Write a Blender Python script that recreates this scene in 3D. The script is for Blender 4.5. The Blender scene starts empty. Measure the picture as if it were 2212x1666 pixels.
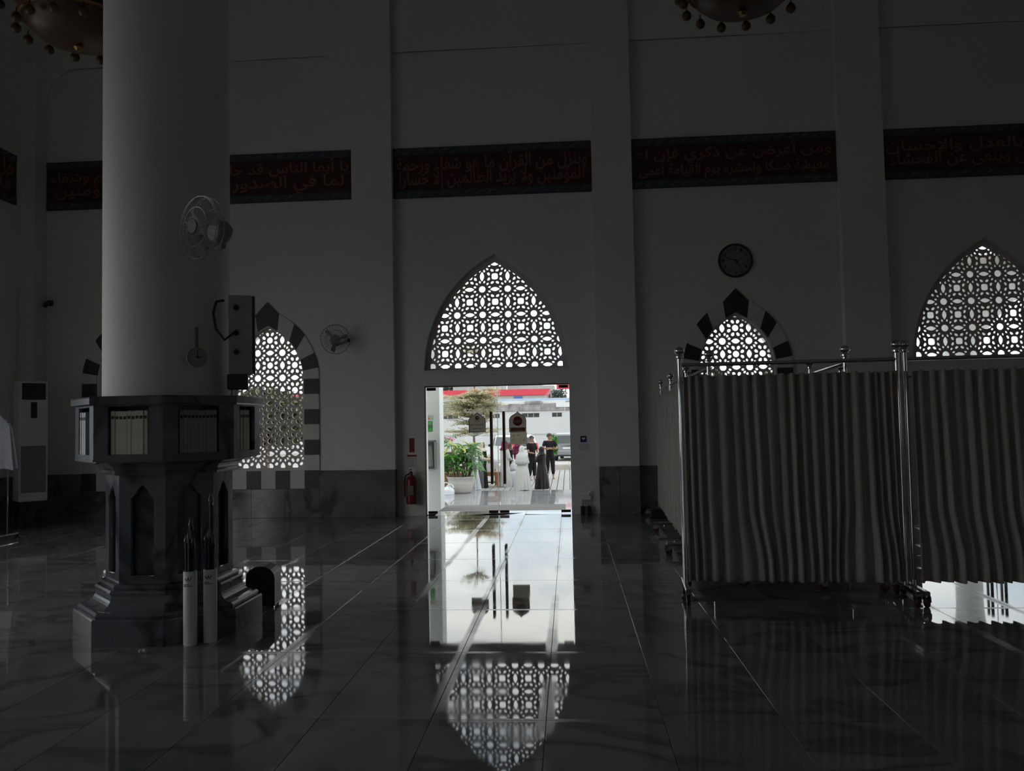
import bpy, bmesh, math, random
from mathutils import Vector, Matrix, noise

# ------------------------------------------------------------------ camera, sky, exposure
S = bpy.context.scene
C = S.collection
R = random.Random(7)
PI = math.pi

YAW, PITCH, ROLL, FPX = 0.0688873, 0.0442873, 0.0195374, 1750.0
fw = Vector((-math.sin(YAW) * math.cos(PITCH), math.cos(YAW) * math.cos(PITCH), math.sin(PITCH)))
rt = Vector((math.cos(YAW), math.sin(YAW), 0))
up = rt.cross(fw)
rt2 = math.cos(ROLL) * rt - math.sin(ROLL) * up
up2 = math.sin(ROLL) * rt + math.cos(ROLL) * up
cd = bpy.data.cameras.new('camera')
cd.sensor_fit = 'HORIZONTAL'
cd.sensor_width = 36.0
cd.lens = 36.0 * FPX / 2212.0
cd.clip_end = 600
cam = bpy.data.objects.new('camera', cd)
C.objects.link(cam)
cam.matrix_world = Matrix(((rt2.x, up2.x, -fw.x, 0), (rt2.y, up2.y, -fw.y, 0), (rt2.z, up2.z, -fw.z, 1.53), (0, 0, 0, 1)))
S.camera = cam

SKY = 2.7
w = bpy.data.worlds.new('overcast_sky')
S.world = w
w.use_nodes = True
nt = w.node_tree
nt.nodes.clear()
o_ = nt.nodes.new('ShaderNodeOutputWorld')
bg = nt.nodes.new('ShaderNodeBackground')
tc = nt.nodes.new('ShaderNodeTexCoord')
mp = nt.nodes.new('ShaderNodeMapping')
mp.inputs['Scale'].default_value = (1.0, 1.0, 2.6)
nz = nt.nodes.new('ShaderNodeTexNoise')
nz.inputs['Scale'].default_value = 2.6
nz.inputs['Detail'].default_value = 6
nz.inputs['Roughness'].default_value = 0.55
cr = nt.nodes.new('ShaderNodeValToRGB')
cr.color_ramp.elements[0].position = 0.36
cr.color_ramp.elements[0].color = (0.42, 0.50, 0.59, 1)
cr.color_ramp.elements[1].position = 0.58
cr.color_ramp.elements[1].color = (1.0, 0.99, 0.96, 1)
bg.inputs['Strength'].default_value = SKY
nt.links.new(tc.outputs['Generated'], mp.inputs['Vector'])
nt.links.new(mp.outputs['Vector'], nz.inputs['Vector'])
nt.links.new(nz.outputs['Fac'], cr.inputs['Fac'])
nt.links.new(cr.outputs['Color'], bg.inputs['Color'])
nt.links.new(bg.outputs['Background'], o_.inputs['Surface'])

S.view_settings.view_transform = 'Standard'
S.view_settings.look = 'None'
S.view_settings.gamma = 1.0
S.view_settings.use_curve_mapping = False
S.view_settings.exposure = 0.0
S.cycles.max_bounces = 10
S.cycles.diffuse_bounces = 6
S.cycles.glossy_bounces = 6
S.cycles.transparent_max_bounces = 16
S.cycles.sample_clamp_indirect = 4.0
S.cycles.use_denoising = True


# ------------------------------------------------------------------ materials
def new_mat(name):
    m = bpy.data.materials.new(name)
    m.use_nodes = True
    b = m.node_tree.nodes['Principled BSDF']
    return m, m.node_tree, b


def plain(name, col, rough=0.6, metal=0.0, var=0.0, scale=8.0, spec=0.5, ior=1.5, bump=0.0, bscale=60.0):
    m, t, b = new_mat(name)
    b.inputs['Roughness'].default_value = rough
    b.inputs['Metallic'].default_value = metal
    b.inputs['Specular IOR Level'].default_value = spec
    b.inputs['IOR'].default_value = ior
    c = (*col, 1)
    b.inputs['Base Color'].default_value = c
    geo = None
    if var or bump:
        geo = t.nodes.new('ShaderNodeTexCoord')
    if var:
        n = t.nodes.new('ShaderNodeTexNoise')
        n.inputs['Scale'].default_value = scale
        n.inputs['Detail'].default_value = 5
        t.links.new(geo.outputs['Object'], n.inputs['Vector'])
        r = t.nodes.new('ShaderNodeValToRGB')
        r.color_ramp.elements[0].position = 0.3
        r.color_ramp.elements[1].position = 0.7
        r.color_ramp.elements[0].color = (*[max(0, x * (1 - var)) for x in col], 1)
        r.color_ramp.elements[1].color = (*[min(1, x * (1 + var)) for x in col], 1)
        t.links.new(n.outputs['Fac'], r.inputs['Fac'])
        t.links.new(r.outputs['Color'], b.inputs['Base Color'])
    if bump:
        n2 = t.nodes.new('ShaderNodeTexNoise')
        n2.inputs['Scale'].default_value = bscale
        n2.inputs['Detail'].default_value = 3
        t.links.new(geo.outputs['Object'], n2.inputs['Vector'])
        bp = t.nodes.new('ShaderNodeBump')
        bp.inputs['Strength'].default_value = bump
        bp.inputs['Distance'].default_value = 0.01
        t.links.new(n2.outputs['Fac'], bp.inputs['Height'])
        t.links.new(bp.outputs['Normal'], b.inputs['Normal'])
    return m


def marble(name, c0, c1, vein, rough, scale=1.2, spec=0.5, ior=1.5, rvar=0.0, seed=0.0, edge=None):
    """polished stone: cloudy body, dark diagonal veins, smudged polish"""
    m, t, b = new_mat(name)
    N, L = t.nodes, t.links
    g = N.new('ShaderNodeNewGeometry')
    oi = N.new('ShaderNodeObjectInfo')
    mul = N.new('ShaderNodeVectorMath'); mul.operation = 'SCALE'
    L.new(oi.outputs['Location'], mul.inputs[0]); mul.inputs['Scale'].default_value = 3.7
    add = N.new('ShaderNodeVectorMath'); add.operation = 'ADD'
    L.new(g.outputs['Position'], add.inputs[0]); L.new(mul.outputs[0], add.inputs[1])
    n1 = N.new('ShaderNodeTexNoise'); n1.inputs['Scale'].default_value = scale; n1.inputs['Detail'].default_value = 6
    n1.inputs['Distortion'].default_value = 1.2
    L.new(add.outputs[0], n1.inputs['Vector'])
    r1 = N.new('ShaderNodeValToRGB')
    r1.color_ramp.elements[0].position = 0.35; r1.color_ramp.elements[0].color = (*c0, 1)
    r1.color_ramp.elements[1].position = 0.65; r1.color_ramp.elements[1].color = (*c1, 1)
    L.new(n1.outputs['Fac'], r1.inputs['Fac'])
    mp = N.new('ShaderNodeMapping'); mp.inputs['Rotation'].default_value = (0.5, 0.4, 0.75)
    mp.inputs['Scale'].default_value = (0.7, 1.6, 0.9); mp.inputs['Location'].default_value = (seed, 0, 0)
    L.new(add.outputs[0], mp.inputs['Vector'])
    n2 = N.new('ShaderNodeTexNoise'); n2.inputs['Scale'].default_value = scale * 0.9; n2.inputs['Detail'].default_value = 4
    n2.inputs['Distortion'].default_value = 0.8
    L.new(mp.outputs['Vector'], n2.inputs['Vector'])
    r2 = N.new('ShaderNodeValToRGB')
    e = r2.color_ramp.elements
    e[0].position = 0.455; e[0].color = (0, 0, 0, 1)
    e[1].position = 0.545; e[1].color = (0, 0, 0, 1)
    k = e.new(0.5); k.color = (1, 1, 1, 1)
    L.new(n2.outputs['Fac'], r2.inputs['Fac'])
    mx = N.new('ShaderNodeMix'); mx.data_type = 'RGBA'
    L.new(r2.outputs['Color'], mx.inputs['Factor'])
    L.new(r1.outputs['Color'], mx.inputs['A']); mx.inputs['B'].default_value = (*vein, 1)
    L.new(mx.outputs['Result'], b.inputs['Base Color'])
    b.inputs['Roughness'].default_value = rough
    b.inputs['Specular IOR Level'].default_value = spec
    b.inputs['IOR'].default_value = ior
    if rvar:
        n3 = N.new('ShaderNodeTexNoise'); n3.inputs['Scale'].default_value = 2.3; n3.inputs['Detail'].default_value = 5
        L.new(g.outputs['Position'], n3.inputs['Vector'])
        mr = N.new('ShaderNodeMapRange')
        mr.inputs['From Min'].default_value = 0.45; mr.inputs['From Max'].default_value = 0.75
        mr.inputs['To Min'].default_value = rough; mr.inputs['To Max'].default_value = rough + rvar
        L.new(n3.outputs['Fac'], mr.inputs['Value'])
        L.new(mr.outputs['Result'], b.inputs['Roughness'])
        if edge:                                     # worn, dull strips along the slab edges
            tc = N.new('ShaderNodeTexCoord'); sx = N.new('ShaderNodeSeparateXYZ')
            L.new(tc.outputs['Object'], sx.inputs[0])
            last = None
            for ax, h, wd in (('X', edge[0], 0.05), ('Y', edge[1], 0.028)):
                ab = N.new('ShaderNodeMath'); ab.operation = 'ABSOLUTE'; L.new(sx.outputs[ax], ab.inputs[0])
                e_ = N.new('ShaderNodeMapRange'); e_.interpolation_type = 'SMOOTHSTEP'
                e_.inputs['From Min'].default_value = h - wd; e_.inputs['From Max'].default_value = h - wd * 0.45
                L.new(ab.outputs[0], e_.inputs['Value'])
                if last is None: last = e_.outputs['Result']
                else:
                    mxx = N.new('ShaderNodeMath'); mxx.operation = 'MAXIMUM'
                    L.new(last, mxx.inputs[0]); L.new(e_.outputs['Result'], mxx.inputs[1]); last = mxx.outputs[0]
            n4 = N.new('ShaderNodeTexNoise'); n4.inputs['Scale'].default_value = 1.1; n4.inputs['Detail'].default_value = 4
            L.new(g.outputs['Position'], n4.inputs['Vector'])
            m4 = N.new('ShaderNodeMapRange'); m4.inputs['From Min'].default_value = 0.40; m4.inputs['From Max'].default_value = 0.62
            m4.inputs['To Min'].default_value = 0.0; m4.inputs['To Max'].default_value = 0.20
            L.new(n4.outputs['Fac'], m4.inputs['Value'])
            mm = N.new('ShaderNodeMath'); mm.operation = 'MULTIPLY_ADD'
            L.new(last, mm.inputs[0]); L.new(m4.outputs['Result'], mm.inputs[1]); L.new(mr.outputs['Result'], mm.inputs[2])
            L.new(mm.outputs[0], b.inputs['Roughness'])
    return m


def glass_mat(name, tint=(1, 1, 1)):
    """thin pane: passes light straight through, mirrors by Fresnel"""
    m = bpy.data.materials.new(name); m.use_nodes = True
    t = m.node_tree; t.nodes.clear()
    o = t.nodes.new('ShaderNodeOutputMaterial')
    tr = t.nodes.new('ShaderNodeBsdfTransparent'); tr.inputs['Color'].default_value = (*tint, 1)
    gl = t.nodes.new('ShaderNodeBsdfGlossy'); gl.inputs['Roughness'].default_value = 0.0
    fr = t.nodes.new('ShaderNodeFresnel'); fr.inputs['IOR'].default_value = 1.45
    mx = t.nodes.new('ShaderNodeMixShader')
    t.links.new(fr.outputs[0], mx.inputs[0]); t.links.new(tr.outputs[0], mx.inputs[1]); t.links.new(gl.outputs[0], mx.inputs[2])
    t.links.new(mx.outputs[0], o.inputs['Surface'])
    return m


def leafy(name, c0, c1, trans=0.35):
    m = bpy.data.materials.new(name); m.use_nodes = True
    t = m.node_tree; b = t.nodes['Principled BSDF']
    g = t.nodes.new('ShaderNodeNewGeometry')
    n = t.nodes.new('ShaderNodeTexNoise'); n.inputs['Scale'].default_value = 3.0; n.inputs['Detail'].default_value = 4
    t.links.new(g.outputs['Position'], n.inputs['Vector'])
    r = t.nodes.new('ShaderNodeValToRGB')
    r.color_ramp.elements[0].position = 0.35; r.color_ramp.elements[0].color = (*c0, 1)
    r.color_ramp.elements[1].position = 0.65; r.color_ramp.elements[1].color = (*c1, 1)
    t.links.new(n.outputs['Fac'], r.inputs['Fac'])
    t.links.new(r.outputs['Color'], b.inputs['Base Color'])
    b.inputs['Roughness'].default_value = 0.5
    tl = t.nodes.new('ShaderNodeBsdfTranslucent')
    t.links.new(r.outputs['Color'], tl.inputs['Color'])
    mx = t.nodes.new('ShaderNodeMixShader'); mx.inputs[0].default_value = trans
    o = t.nodes['Material Output']
    t.links.new(b.outputs[0], mx.inputs[1]); t.links.new(tl.outputs[0], mx.inputs[2]); t.links.new(mx.outputs[0], o.inputs['Surface'])
    return m


def film(name, col, trans, rough=0.6):
    m = plain(name, col, rough, var=0.05)
    t = m.node_tree; b = t.nodes['Principled BSDF']; o = t.nodes['Material Output']
    tl = t.nodes.new('ShaderNodeBsdfTranslucent'); tl.inputs['Color'].default_value = (*col, 1)
    mx = t.nodes.new('ShaderNodeMixShader'); mx.inputs[0].default_value = trans
    t.links.new(b.outputs[0], mx.inputs[1]); t.links.new(tl.outputs[0], mx.inputs[2]); t.links.new(mx.outputs[0], o.inputs['Surface'])
    return m


M = {}
M['paint'] = plain('white_wall_paint', (0.72, 0.72, 0.69), 0.65, var=0.03, scale=0.8)
M['ceiling'] = plain('ceiling_paint', (0.74, 0.73, 0.71), 0.8, var=0.03, scale=0.5)
M['floor'] = marble('polished_grey_marble', (0.20, 0.20, 0.20), (0.29, 0.29, 0.29), (0.14, 0.14, 0.145), 0.025, 0.9, 0.5, 1.52, 0.05, edge=(0.2975, 0.6085))
M['floor_far'] = marble('polished_grey_marble_field', (0.20, 0.20, 0.20), (0.29, 0.29, 0.29), (0.14, 0.14, 0.145), 0.03, 0.9, 0.5, 1.52, 0.04)
M['grout'] = plain('dark_grout', (0.10, 0.10, 0.10), 0.8, var=0.2)
M['dado'] = marble('grey_dado_marble', (0.14, 0.14, 0.15), (0.21, 0.21, 0.22), (0.08, 0.08, 0.09), 0.10, 1.3, seed=3)
M['ped'] = marble('bluish_pedestal_marble', (0.10, 0.108, 0.125), (0.155, 0.165, 0.185), (0.045, 0.05, 0.06), 0.14, 1.1, seed=5)
M['pedcap'] = marble('dark_pedestal_marble', (0.10, 0.11, 0.13), (0.17, 0.18, 0.20), (0.05, 0.05, 0.06), 0.2, 1.1, seed=8)
M['black_stone'] = plain('black_granite', (0.035, 0.037, 0.038), 0.35, var=0.3, scale=30)
M['white_stone'] = plain('white_stone', (0.66, 0.66, 0.63), 0.5, var=0.05, scale=6)
M['screen'] = plain('glow_tinted_screen', (0.62, 0.56, 0.52), 0.5, var=0.1, scale=5)  # brown tinge paints in the colour glow around the bright openings
M['screen_w'] = plain('grey_screen', (0.60, 0.59, 0.57), 0.5, var=0.1, scale=5)
M['maroon'] = plain('maroon_frieze', (0.055, 0.010, 0.012), 0.6, var=0.2, scale=4)
M['navy'] = plain('navy_border', (0.05, 0.06, 0.085), 0.6, var=0.2, scale=10)
M['gilt'] = plain('bronze_lettering', (0.23, 0.11, 0.085), 0.55, var=0.15, scale=10)
M['scroll'] = plain('grey_blue_scroll', (0.15, 0.17, 0.20), 0.6, var=0.15, scale=10)
M['chrome'] = plain('chrome', (0.62, 0.62, 0.63), 0.07, 1.0, var=0.05, scale=40)
M['steel'] = plain('brushed_steel', (0.34, 0.34, 0.35), 0.25, 1.0, var=0.08, scale=40)
M['curtain'] = plain('taupe_curtain_cloth', (0.50, 0.46, 0.42), 0.95, var=0.08, scale=25, spec=0.1, bump=0.25, bscale=220)
M['caster'] = plain('dark_red_caster', (0.09, 0.025, 0.025), 0.45, var=0.1)
M['blackp'] = plain('black_plastic', (0.018, 0.018, 0.019), 0.45, var=0.2, scale=20)
M['darkgrey'] = plain('dark_grey_plastic', (0.06, 0.06, 0.06), 0.5, var=0.1, scale=10)
M['greyp'] = plain('grey_plastic', (0.28, 0.28, 0.27), 0.5, var=0.06, scale=10)
M['whitep'] = plain('white_plastic', (0.80, 0.80, 0.77), 0.4, var=0.04, scale=6)
M['cream'] = plain('cream_book_cover', (0.62, 0.58, 0.48), 0.7, var=0.08, scale=9)
M['whitebook'] = plain('white_book_cover', (0.62, 0.61, 0.62), 0.7, var=0.06, scale=9)
M['mauvebook'] = plain('mauve_book_cover', (0.36, 0.33, 0.34), 0.7, var=0.06, scale=9)
M['pages'] = plain('book_pages', (0.60, 0.57, 0.50), 0.9, var=0.1, scale=60)
M['ink'] = plain('dark_ink', (0.03, 0.03, 0.03), 0.7, var=0.1)
M['brownwood'] = plain('brown_wood', (0.30, 0.13, 0.055), 0.5, var=0.25, scale=12)
M['darkwood'] = plain('dark_wood', (0.045, 0.022, 0.014), 0.6, var=0.25, scale=12)
M['redp'] = plain('red_enamel', (0.20, 0.012, 0.024), 0.4, var=0.08, scale=5)
M['reds'] = plain('red_sign', (0.22, 0.015, 0.018), 0.5, var=0.05)
M['bluesign'] = plain('blue_sign', (0.010, 0.025, 0.16), 0.5, var=0.05)
M['greensign'] = plain('green_sign', (0.03, 0.42, 0.07), 0.5, var=0.05)
M['orange'] = plain('orange_print', (0.75, 0.30, 0.03), 0.5, var=0.05)
M['paper'] = plain('paper', (0.60, 0.60, 0.57), 0.8, var=0.03)
M['signgrey'] = film('sign_back_grey', (0.30, 0.27, 0.215), 0.30)
M['signred'] = film('sign_red_film', (0.42, 0.05, 0.05), 0.6)
M['signink'] = film('sign_ink_film', (0.06, 0.055, 0.045), 0.5)
M['signtan'] = film('sign_tan', (0.42, 0.385, 0.29), 0.38)
M['bronze'] = plain('dark_bronze', (0.08, 0.032, 0.022), 0.4, 0.4, var=0.1, scale=10)
M['brass'] = plain('aged_brass', (0.33, 0.20, 0.09), 0.32, 1.0, var=0.15, scale=12)
M['amber'] = plain('amber_glass', (0.10, 0.055, 0.030), 0.38, 0.0, var=0.2, scale=12)
M['glass'] = glass_mat('door_glass', (0.97, 0.985, 0.975))
M['clear'] = glass_mat('clear_plastic', (0.86, 0.86, 0.84))
M['fancage'] = plain('grey_fan_wire', (0.34, 0.34, 0.33), 0.4, 0.3, var=0.05)
M['dialstrap'] = plain('grey_strap', (0.20, 0.20, 0.195), 0.8, var=0.05)
M['edge'] = film('pale_glass_edge', (0.85, 0.90, 0.87), 0.6, 0.3)
M['beigep'] = plain('beige_cabinet', (0.46, 0.43, 0.395), 0.55, var=0.05)
M['face'] = plain('clock_face', (0.20, 0.21, 0.225), 0.6, var=0.05)
M['ac'] = plain('air_conditioner_shell', (0.68, 0.68, 0.70), 0.22, var=0.03)
M['acgrille'] = plain('air_conditioner_grille', (0.22, 0.22, 0.22), 0.6, var=0.1, scale=60)
M['garment'] = plain('white_garment', (0.58, 0.60, 0.66), 0.9, var=0.08, scale=14, bump=0.3)
# outdoors
M['plaster'] = plain('white_plaster', (0.52, 0.52, 0.53), 0.8, var=0.03, scale=0.7)
M['pier'] = plain('porch_white_paint', (0.88, 0.90, 0.88), 0.6, var=0.02, scale=1)
M['porch'] = marble('porch_grey_stone', (0.24, 0.24, 0.25), (0.31, 0.31, 0.32), (0.20, 0.20, 0.21), 0.05, 0.8, 0.35, 1.5)
M['mat'] = plain('grey_door_mat', (0.20, 0.19, 0.185), 0.95, var=0.06, scale=30, spec=0.1)
M['deck'] = plain('pale_concrete_plank', (0.30, 0.295, 0.285), 0.8, var=0.08, scale=2.0)
M['ground'] = plain('pale_paving', (0.31, 0.305, 0.30), 0.85, var=0.08, scale=0.5)
M['curb'] = plain('curb_stone', (0.40, 0.37, 0.34), 0.85, var=0.1, scale=2)
M['redroof'] = plain('red_canopy', (0.62, 0.045, 0.075), 0.45, var=0.04, scale=1)
M['greyfascia'] = plain('grey_fascia', (0.40, 0.39, 0.36), 0.6, var=0.06, scale=1)
M['oldstone'] = plain('weathered_parapet', (0.26, 0.24, 0.24), 0.9, var=0.35, scale=2.2)
M['winglass'] = plain('dark_window_glass', (0.05, 0.06, 0.06), 0.12, var=0.1)
M['bluew'] = plain('blue_board', (0.06, 0.13, 0.42), 0.5, var=0.05)
M['paleblue'] = plain('pale_blue_roof', (0.42, 0.52, 0.66), 0.5, var=0.08, scale=1)
M['tiles'] = plain('brown_roof_tiles', (0.28, 0.18, 0.14), 0.8, var=0.25, scale=3)
M['greybld'] = plain('grey_building', (0.36, 0.345, 0.34), 0.8, var=0.08, scale=0.6)
M['wire'] = plain('cable_black', (0.03, 0.03, 0.03), 0.6, var=0.05)
M['bark'] = plain('tree_bark', (0.16, 0.10, 0.075), 0.9, var=0.3, scale=10)
M['olive'] = leafy('olive_pale_leaves', (0.46, 0.43, 0.26), (0.72, 0.69, 0.50), 0.45)
M['peach'] = leafy('peach_young_leaves', (0.72, 0.46, 0.32), (0.76, 0.60, 0.44), 0.45)
M['green'] = leafy('fresh_green_leaves', (0.03, 0.13, 0.02), (0.13, 0.34, 0.05))
M['lime'] = leafy('yellow_green_leaves', (0.34, 0.42, 0.05), (0.48, 0.50, 0.09))
M['hedge'] = leafy('dark_green_leaves', (0.06, 0.085, 0.03), (0.12, 0.15, 0.06), 0.25)
M['dkleaf'] = leafy('grey_green_leaves', (0.07, 0.09, 0.08), (0.14, 0.17, 0.15), 0.2)
M['pink'] = leafy('pink_bracts', (0.70, 0.05, 0.25), (0.78, 0.18, 0.38))
M['soil'] = plain('potting_soil', (0.03, 0.022, 0.018), 0.95, var=0.3, scale=20)
M['pot'] = plain('white_rough_pot', (0.52, 0.50, 0.47), 0.8, var=0.06, scale=12, bump=0.3)
M['bag'] = plain('white_plastic_bag', (0.74, 0.77, 0.80), 0.35, var=0.03, scale=10)
M['robe'] = plain('white_prayer_robe', (0.48, 0.48, 0.47), 0.9, var=0.05, scale=5, spec=0.1)
M['robe2'] = plain('bright_white_robe', (0.56, 0.56, 0.60), 0.9, var=0.05, scale=5, spec=0.1)
M['blackcloth'] = plain('black_cloth', (0.013, 0.012, 0.014), 0.85, var=0.2, scale=8, spec=0.1)
M['satin'] = plain('black_satin', (0.010, 0.008, 0.009), 0.35, var=0.25, scale=6, spec=0.2)
M['maroonc'] = plain('maroon_cloth', (0.13, 0.025, 0.055), 0.85, var=0.15, scale=6, spec=0.1)
M['beige'] = plain('beige_cloth', (0.52, 0.47, 0.40), 0.85, var=0.06, scale=6, spec=0.1)
M['floral'] = plain('floral_cloth', (0.52, 0.48, 0.36), 0.85, var=0.45, scale=22, spec=0.1)
M['skin'] = plain('brown_skin', (0.30, 0.155, 0.10), 0.55, var=0.06, scale=20)
M['hair'] = plain('black_hair', (0.014, 0.010, 0.009), 0.5, var=0.2, scale=40)
M['carpaint'] = plain('grey_car_paint', (0.26, 0.265, 0.28), 0.25, 0.3, var=0.03, scale=3)
M['carwhite'] = plain('white_car_paint', (0.66, 0.66, 0.67), 0.25, var=0.03, scale=3)
M['rubber'] = plain('tyre_rubber', (0.02, 0.02, 0.02), 0.8, var=0.1)
M['taillight'] = plain('red_tail_light', (0.62, 0.03, 0.04), 0.2, var=0.05)


# ------------------------------------------------------------------ mesh helpers
class MB:
    def __init__(s):
        s.v = []; s.f = []

    def quad_ring(s, rings, close_u=True, cap0=False, cap1=False):
        """rings: list of equal-length point lists"""
        n = len(rings[0]); b = len(s.v)
        for r in rings:
            s.v.extend([tuple(p) for p in r])
        m = n if close_u else n - 1
        for i in range(len(rings) - 1):
            for j in range(m):
                k = (j + 1) % n
                s.f.append((b + i * n + j, b + i * n + k, b + (i + 1) * n + k, b + (i + 1) * n + j))
        if cap0: s.f.append(tuple(b + j for j in range(n))[::-1])
        if cap1: s.f.append(tuple(b + (len(rings) - 1) * n + j for j in range(n)))
        return s

    def box(s, x0, x1, y0, y1, z0, z1, bev=0.0):
        if bev <= 0:
            b = len(s.v)
            s.v += [(x0, y0, z0), (x1, y0, z0), (x1, y1, z0), (x0, y1, z0), (x0, y0, z1), (x1, y0, z1), (x1, y1, z1), (x0, y1, z1)]
            for q in ((0, 3, 2, 1), (4, 5, 6, 7), (0, 1, 5, 4), (1, 2, 6, 5), (2, 3, 7, 6), (3, 0, 4, 7)):
                s.f.append(tuple(b + i for i in q))
            return s
        def rg(i, z): return [(x0 + i, y0 + i, z), (x1 - i, y0 + i, z), (x1 - i, y1 - i, z), (x0 + i, y1 - i, z)]
        return s.quad_ring([rg(bev, z0), rg(0, z0 + bev), rg(0, z1 - bev), rg(bev, z1)], True, True, True)

    def obox(s, c, sx, sy, sz, mat3=None):
        """box centred at c, oriented by mat3"""
        m = mat3 or Matrix.Identity(3)
        b = len(s.v)
        c = Vector(c)
        for p in ((-1, -1, -1), (1, -1, -1), (1, 1, -1), (-1, 1, -1), (-1, -1, 1), (1, -1, 1), (1, 1, 1), (-1, 1, 1)):
            s.v.append(tuple(c + m @ Vector((p[0] * sx / 2, p[1] * sy / 2, p[2] * sz / 2))))
        for q in ((0, 3, 2, 1), (4, 5, 6, 7), (0, 1, 5, 4), (1, 2, 6, 5), (2, 3, 7, 6), (3, 0, 4, 7)):
            s.f.append(tuple(b + i for i in q))
        return s

    def tube(s, pts, r, n=8, caps=True):
        pts = [Vector(p) for p in pts]
        rr = r if isinstance(r, (list, tuple)) else [r] * len(pts)
        rings = []
        prev = None
        for i, p in enumerate(pts):
            d = (pts[min(i + 1, len(pts) - 1)] - pts[max(i - 1, 0)])
            if d.length < 1e-9: d = Vector((0, 0, 1))
            d.normalize()
            a = prev if prev is not None else (Vector((1, 0, 0)) if abs(d.x) < 0.9 else Vector((0, 1, 0)))
            u = (a - d * a.dot(d))
            if u.length < 1e-6: u = Vector((0, 0, 1)) - d * d.z
            u.normalize(); v = d.cross(u); prev = u
            rings.append([p + (u * math.cos(2 * PI * k / n) + v * math.sin(2 * PI * k / n)) * rr[i] for k in range(n)])
        return s.quad_ring(rings, True, caps, caps)

    def lathe(s, prof, n=16, c=(0, 0, 0), ph=0.0, caps=True, sx=1.0, sy=1.0):
        rings = [[(c[0] + sx * r * math.cos(ph + 2 * PI * k / n), c[1] + sy * r * math.sin(ph + 2 * PI * k / n), c[2] + z) for k in range(n)] for r, z in prof]
        return s.quad_ring(rings, True, caps, caps)

    def sphere(s, c, r, n=12, m=8, sx=1, sy=1, sz=1):
        prof = [(r * math.sin(PI * i / m) if 0 < i < m else r * 0.02, -r * math.cos(PI * i / m) * sz) for i in range(m + 1)]
        return s.lathe(prof, n, c, 0, True, sx, sy)

    def prism(s, poly, f0, f1):
        """poly of 2-D points; f0/f1 map (u,v) to the two faces"""
        return s.quad_ring([[f0(*p) for p in poly], [f1(*p) for p in poly]], True, True, True)

    def torus(s, c, r, rr, n=32, m=6, axis='Z', a0=0.0, a1=2 * PI):
        rings = []
        full = abs(a1 - a0 - 2 * PI) < 1e-6
        for i in range(n + (0 if full else 1)):
            a = a0 + (a1 - a0) * i / n
            ring = []
            for k in range(m):
                t = 2 * PI * k / m
                q = r + rr * math.cos(t); h = rr * math.sin(t)
                if axis == 'Z': p = (q * math.cos(a), q * math.sin(a), h)
                elif axis == 'Y': p = (q * math.cos(a), h, q * math.sin(a))
                else: p = (h, q * math.cos(a), q * math.sin(a))
                ring.append((c[0] + p[0], c[1] + p[1], c[2] + p[2]))
            rings.append(ring)
        if full: rings.append(rings[0])
        return s.quad_ring(rings, True)

    def grid(s, fn, nu, nv):
        return s.quad_ring([[fn(i / nu, j / nv) for i in range(nu + 1)] for j in range(nv + 1)], False)

    def mesh(s, name, smooth=False, auto=None):
        me = bpy.data.meshes.new(name)
        me.from_pydata(s.v, [], s.f)
        bm = bmesh.new(); bm.from_mesh(me)
        bmesh.ops.recalc_face_normals(bm, faces=bm.faces)
        bm.to_mesh(me); bm.free()
        if smooth:
            me.polygons.foreach_set('use_smooth', [True] * len(me.polygons))
            if auto is not None:
                try: me.set_sharp_from_angle(angle=auto)
                except Exception: pass
        return me

    def build(s, name, mat, parent=None, smooth=False, auto=0.7, loc=None):
        me = s.mesh(name, smooth, auto)
        me.materials.append(M[mat] if isinstance(mat, str) else mat)
        return link(name, me, parent, loc)


def link(name, data, parent=None, loc=None):
    o = bpy.data.objects.new(name, data)
    C.objects.link(o)
    if parent is not None: o.parent = parent
    if loc is not None: o.location = loc
    return o


def thing(name, label, cat, loc=(0, 0, 0), rz=0.0, group=None):
    o = link(name, None, None, loc)
    o.empty_display_size = 0.1
    o.rotation_euler = (0, 0, rz)
    return tag(o, label, cat, group)


def tag(o, label=None, cat=None, group=None, kind=None):
    if label: o['label'] = label
    if cat: o['category'] = cat
    if group: o['group'] = group
    if kind: o['kind'] = kind
    return o


def struct(o):
    o['kind'] = 'structure'
    return o


def sempty(name, loc=(0, 0, 0)):
    return struct(link(name, None, None, loc))


def children(o): return [c for c in bpy.data.objects if c.parent == o]


def dup(root, loc, rz=None, label=None):
    m = {}
    r = root.copy(); C.objects.link(r); r.location = loc
    if rz is not None: r.rotation_euler = (0, 0, rz)
    if label: r['label'] = label
    for ch in root.children:
        c = ch.copy(); C.objects.link(c); c.parent = r
        for g in ch.children:
            d = g.copy(); C.objects.link(d); d.parent = c
    return r


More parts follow.
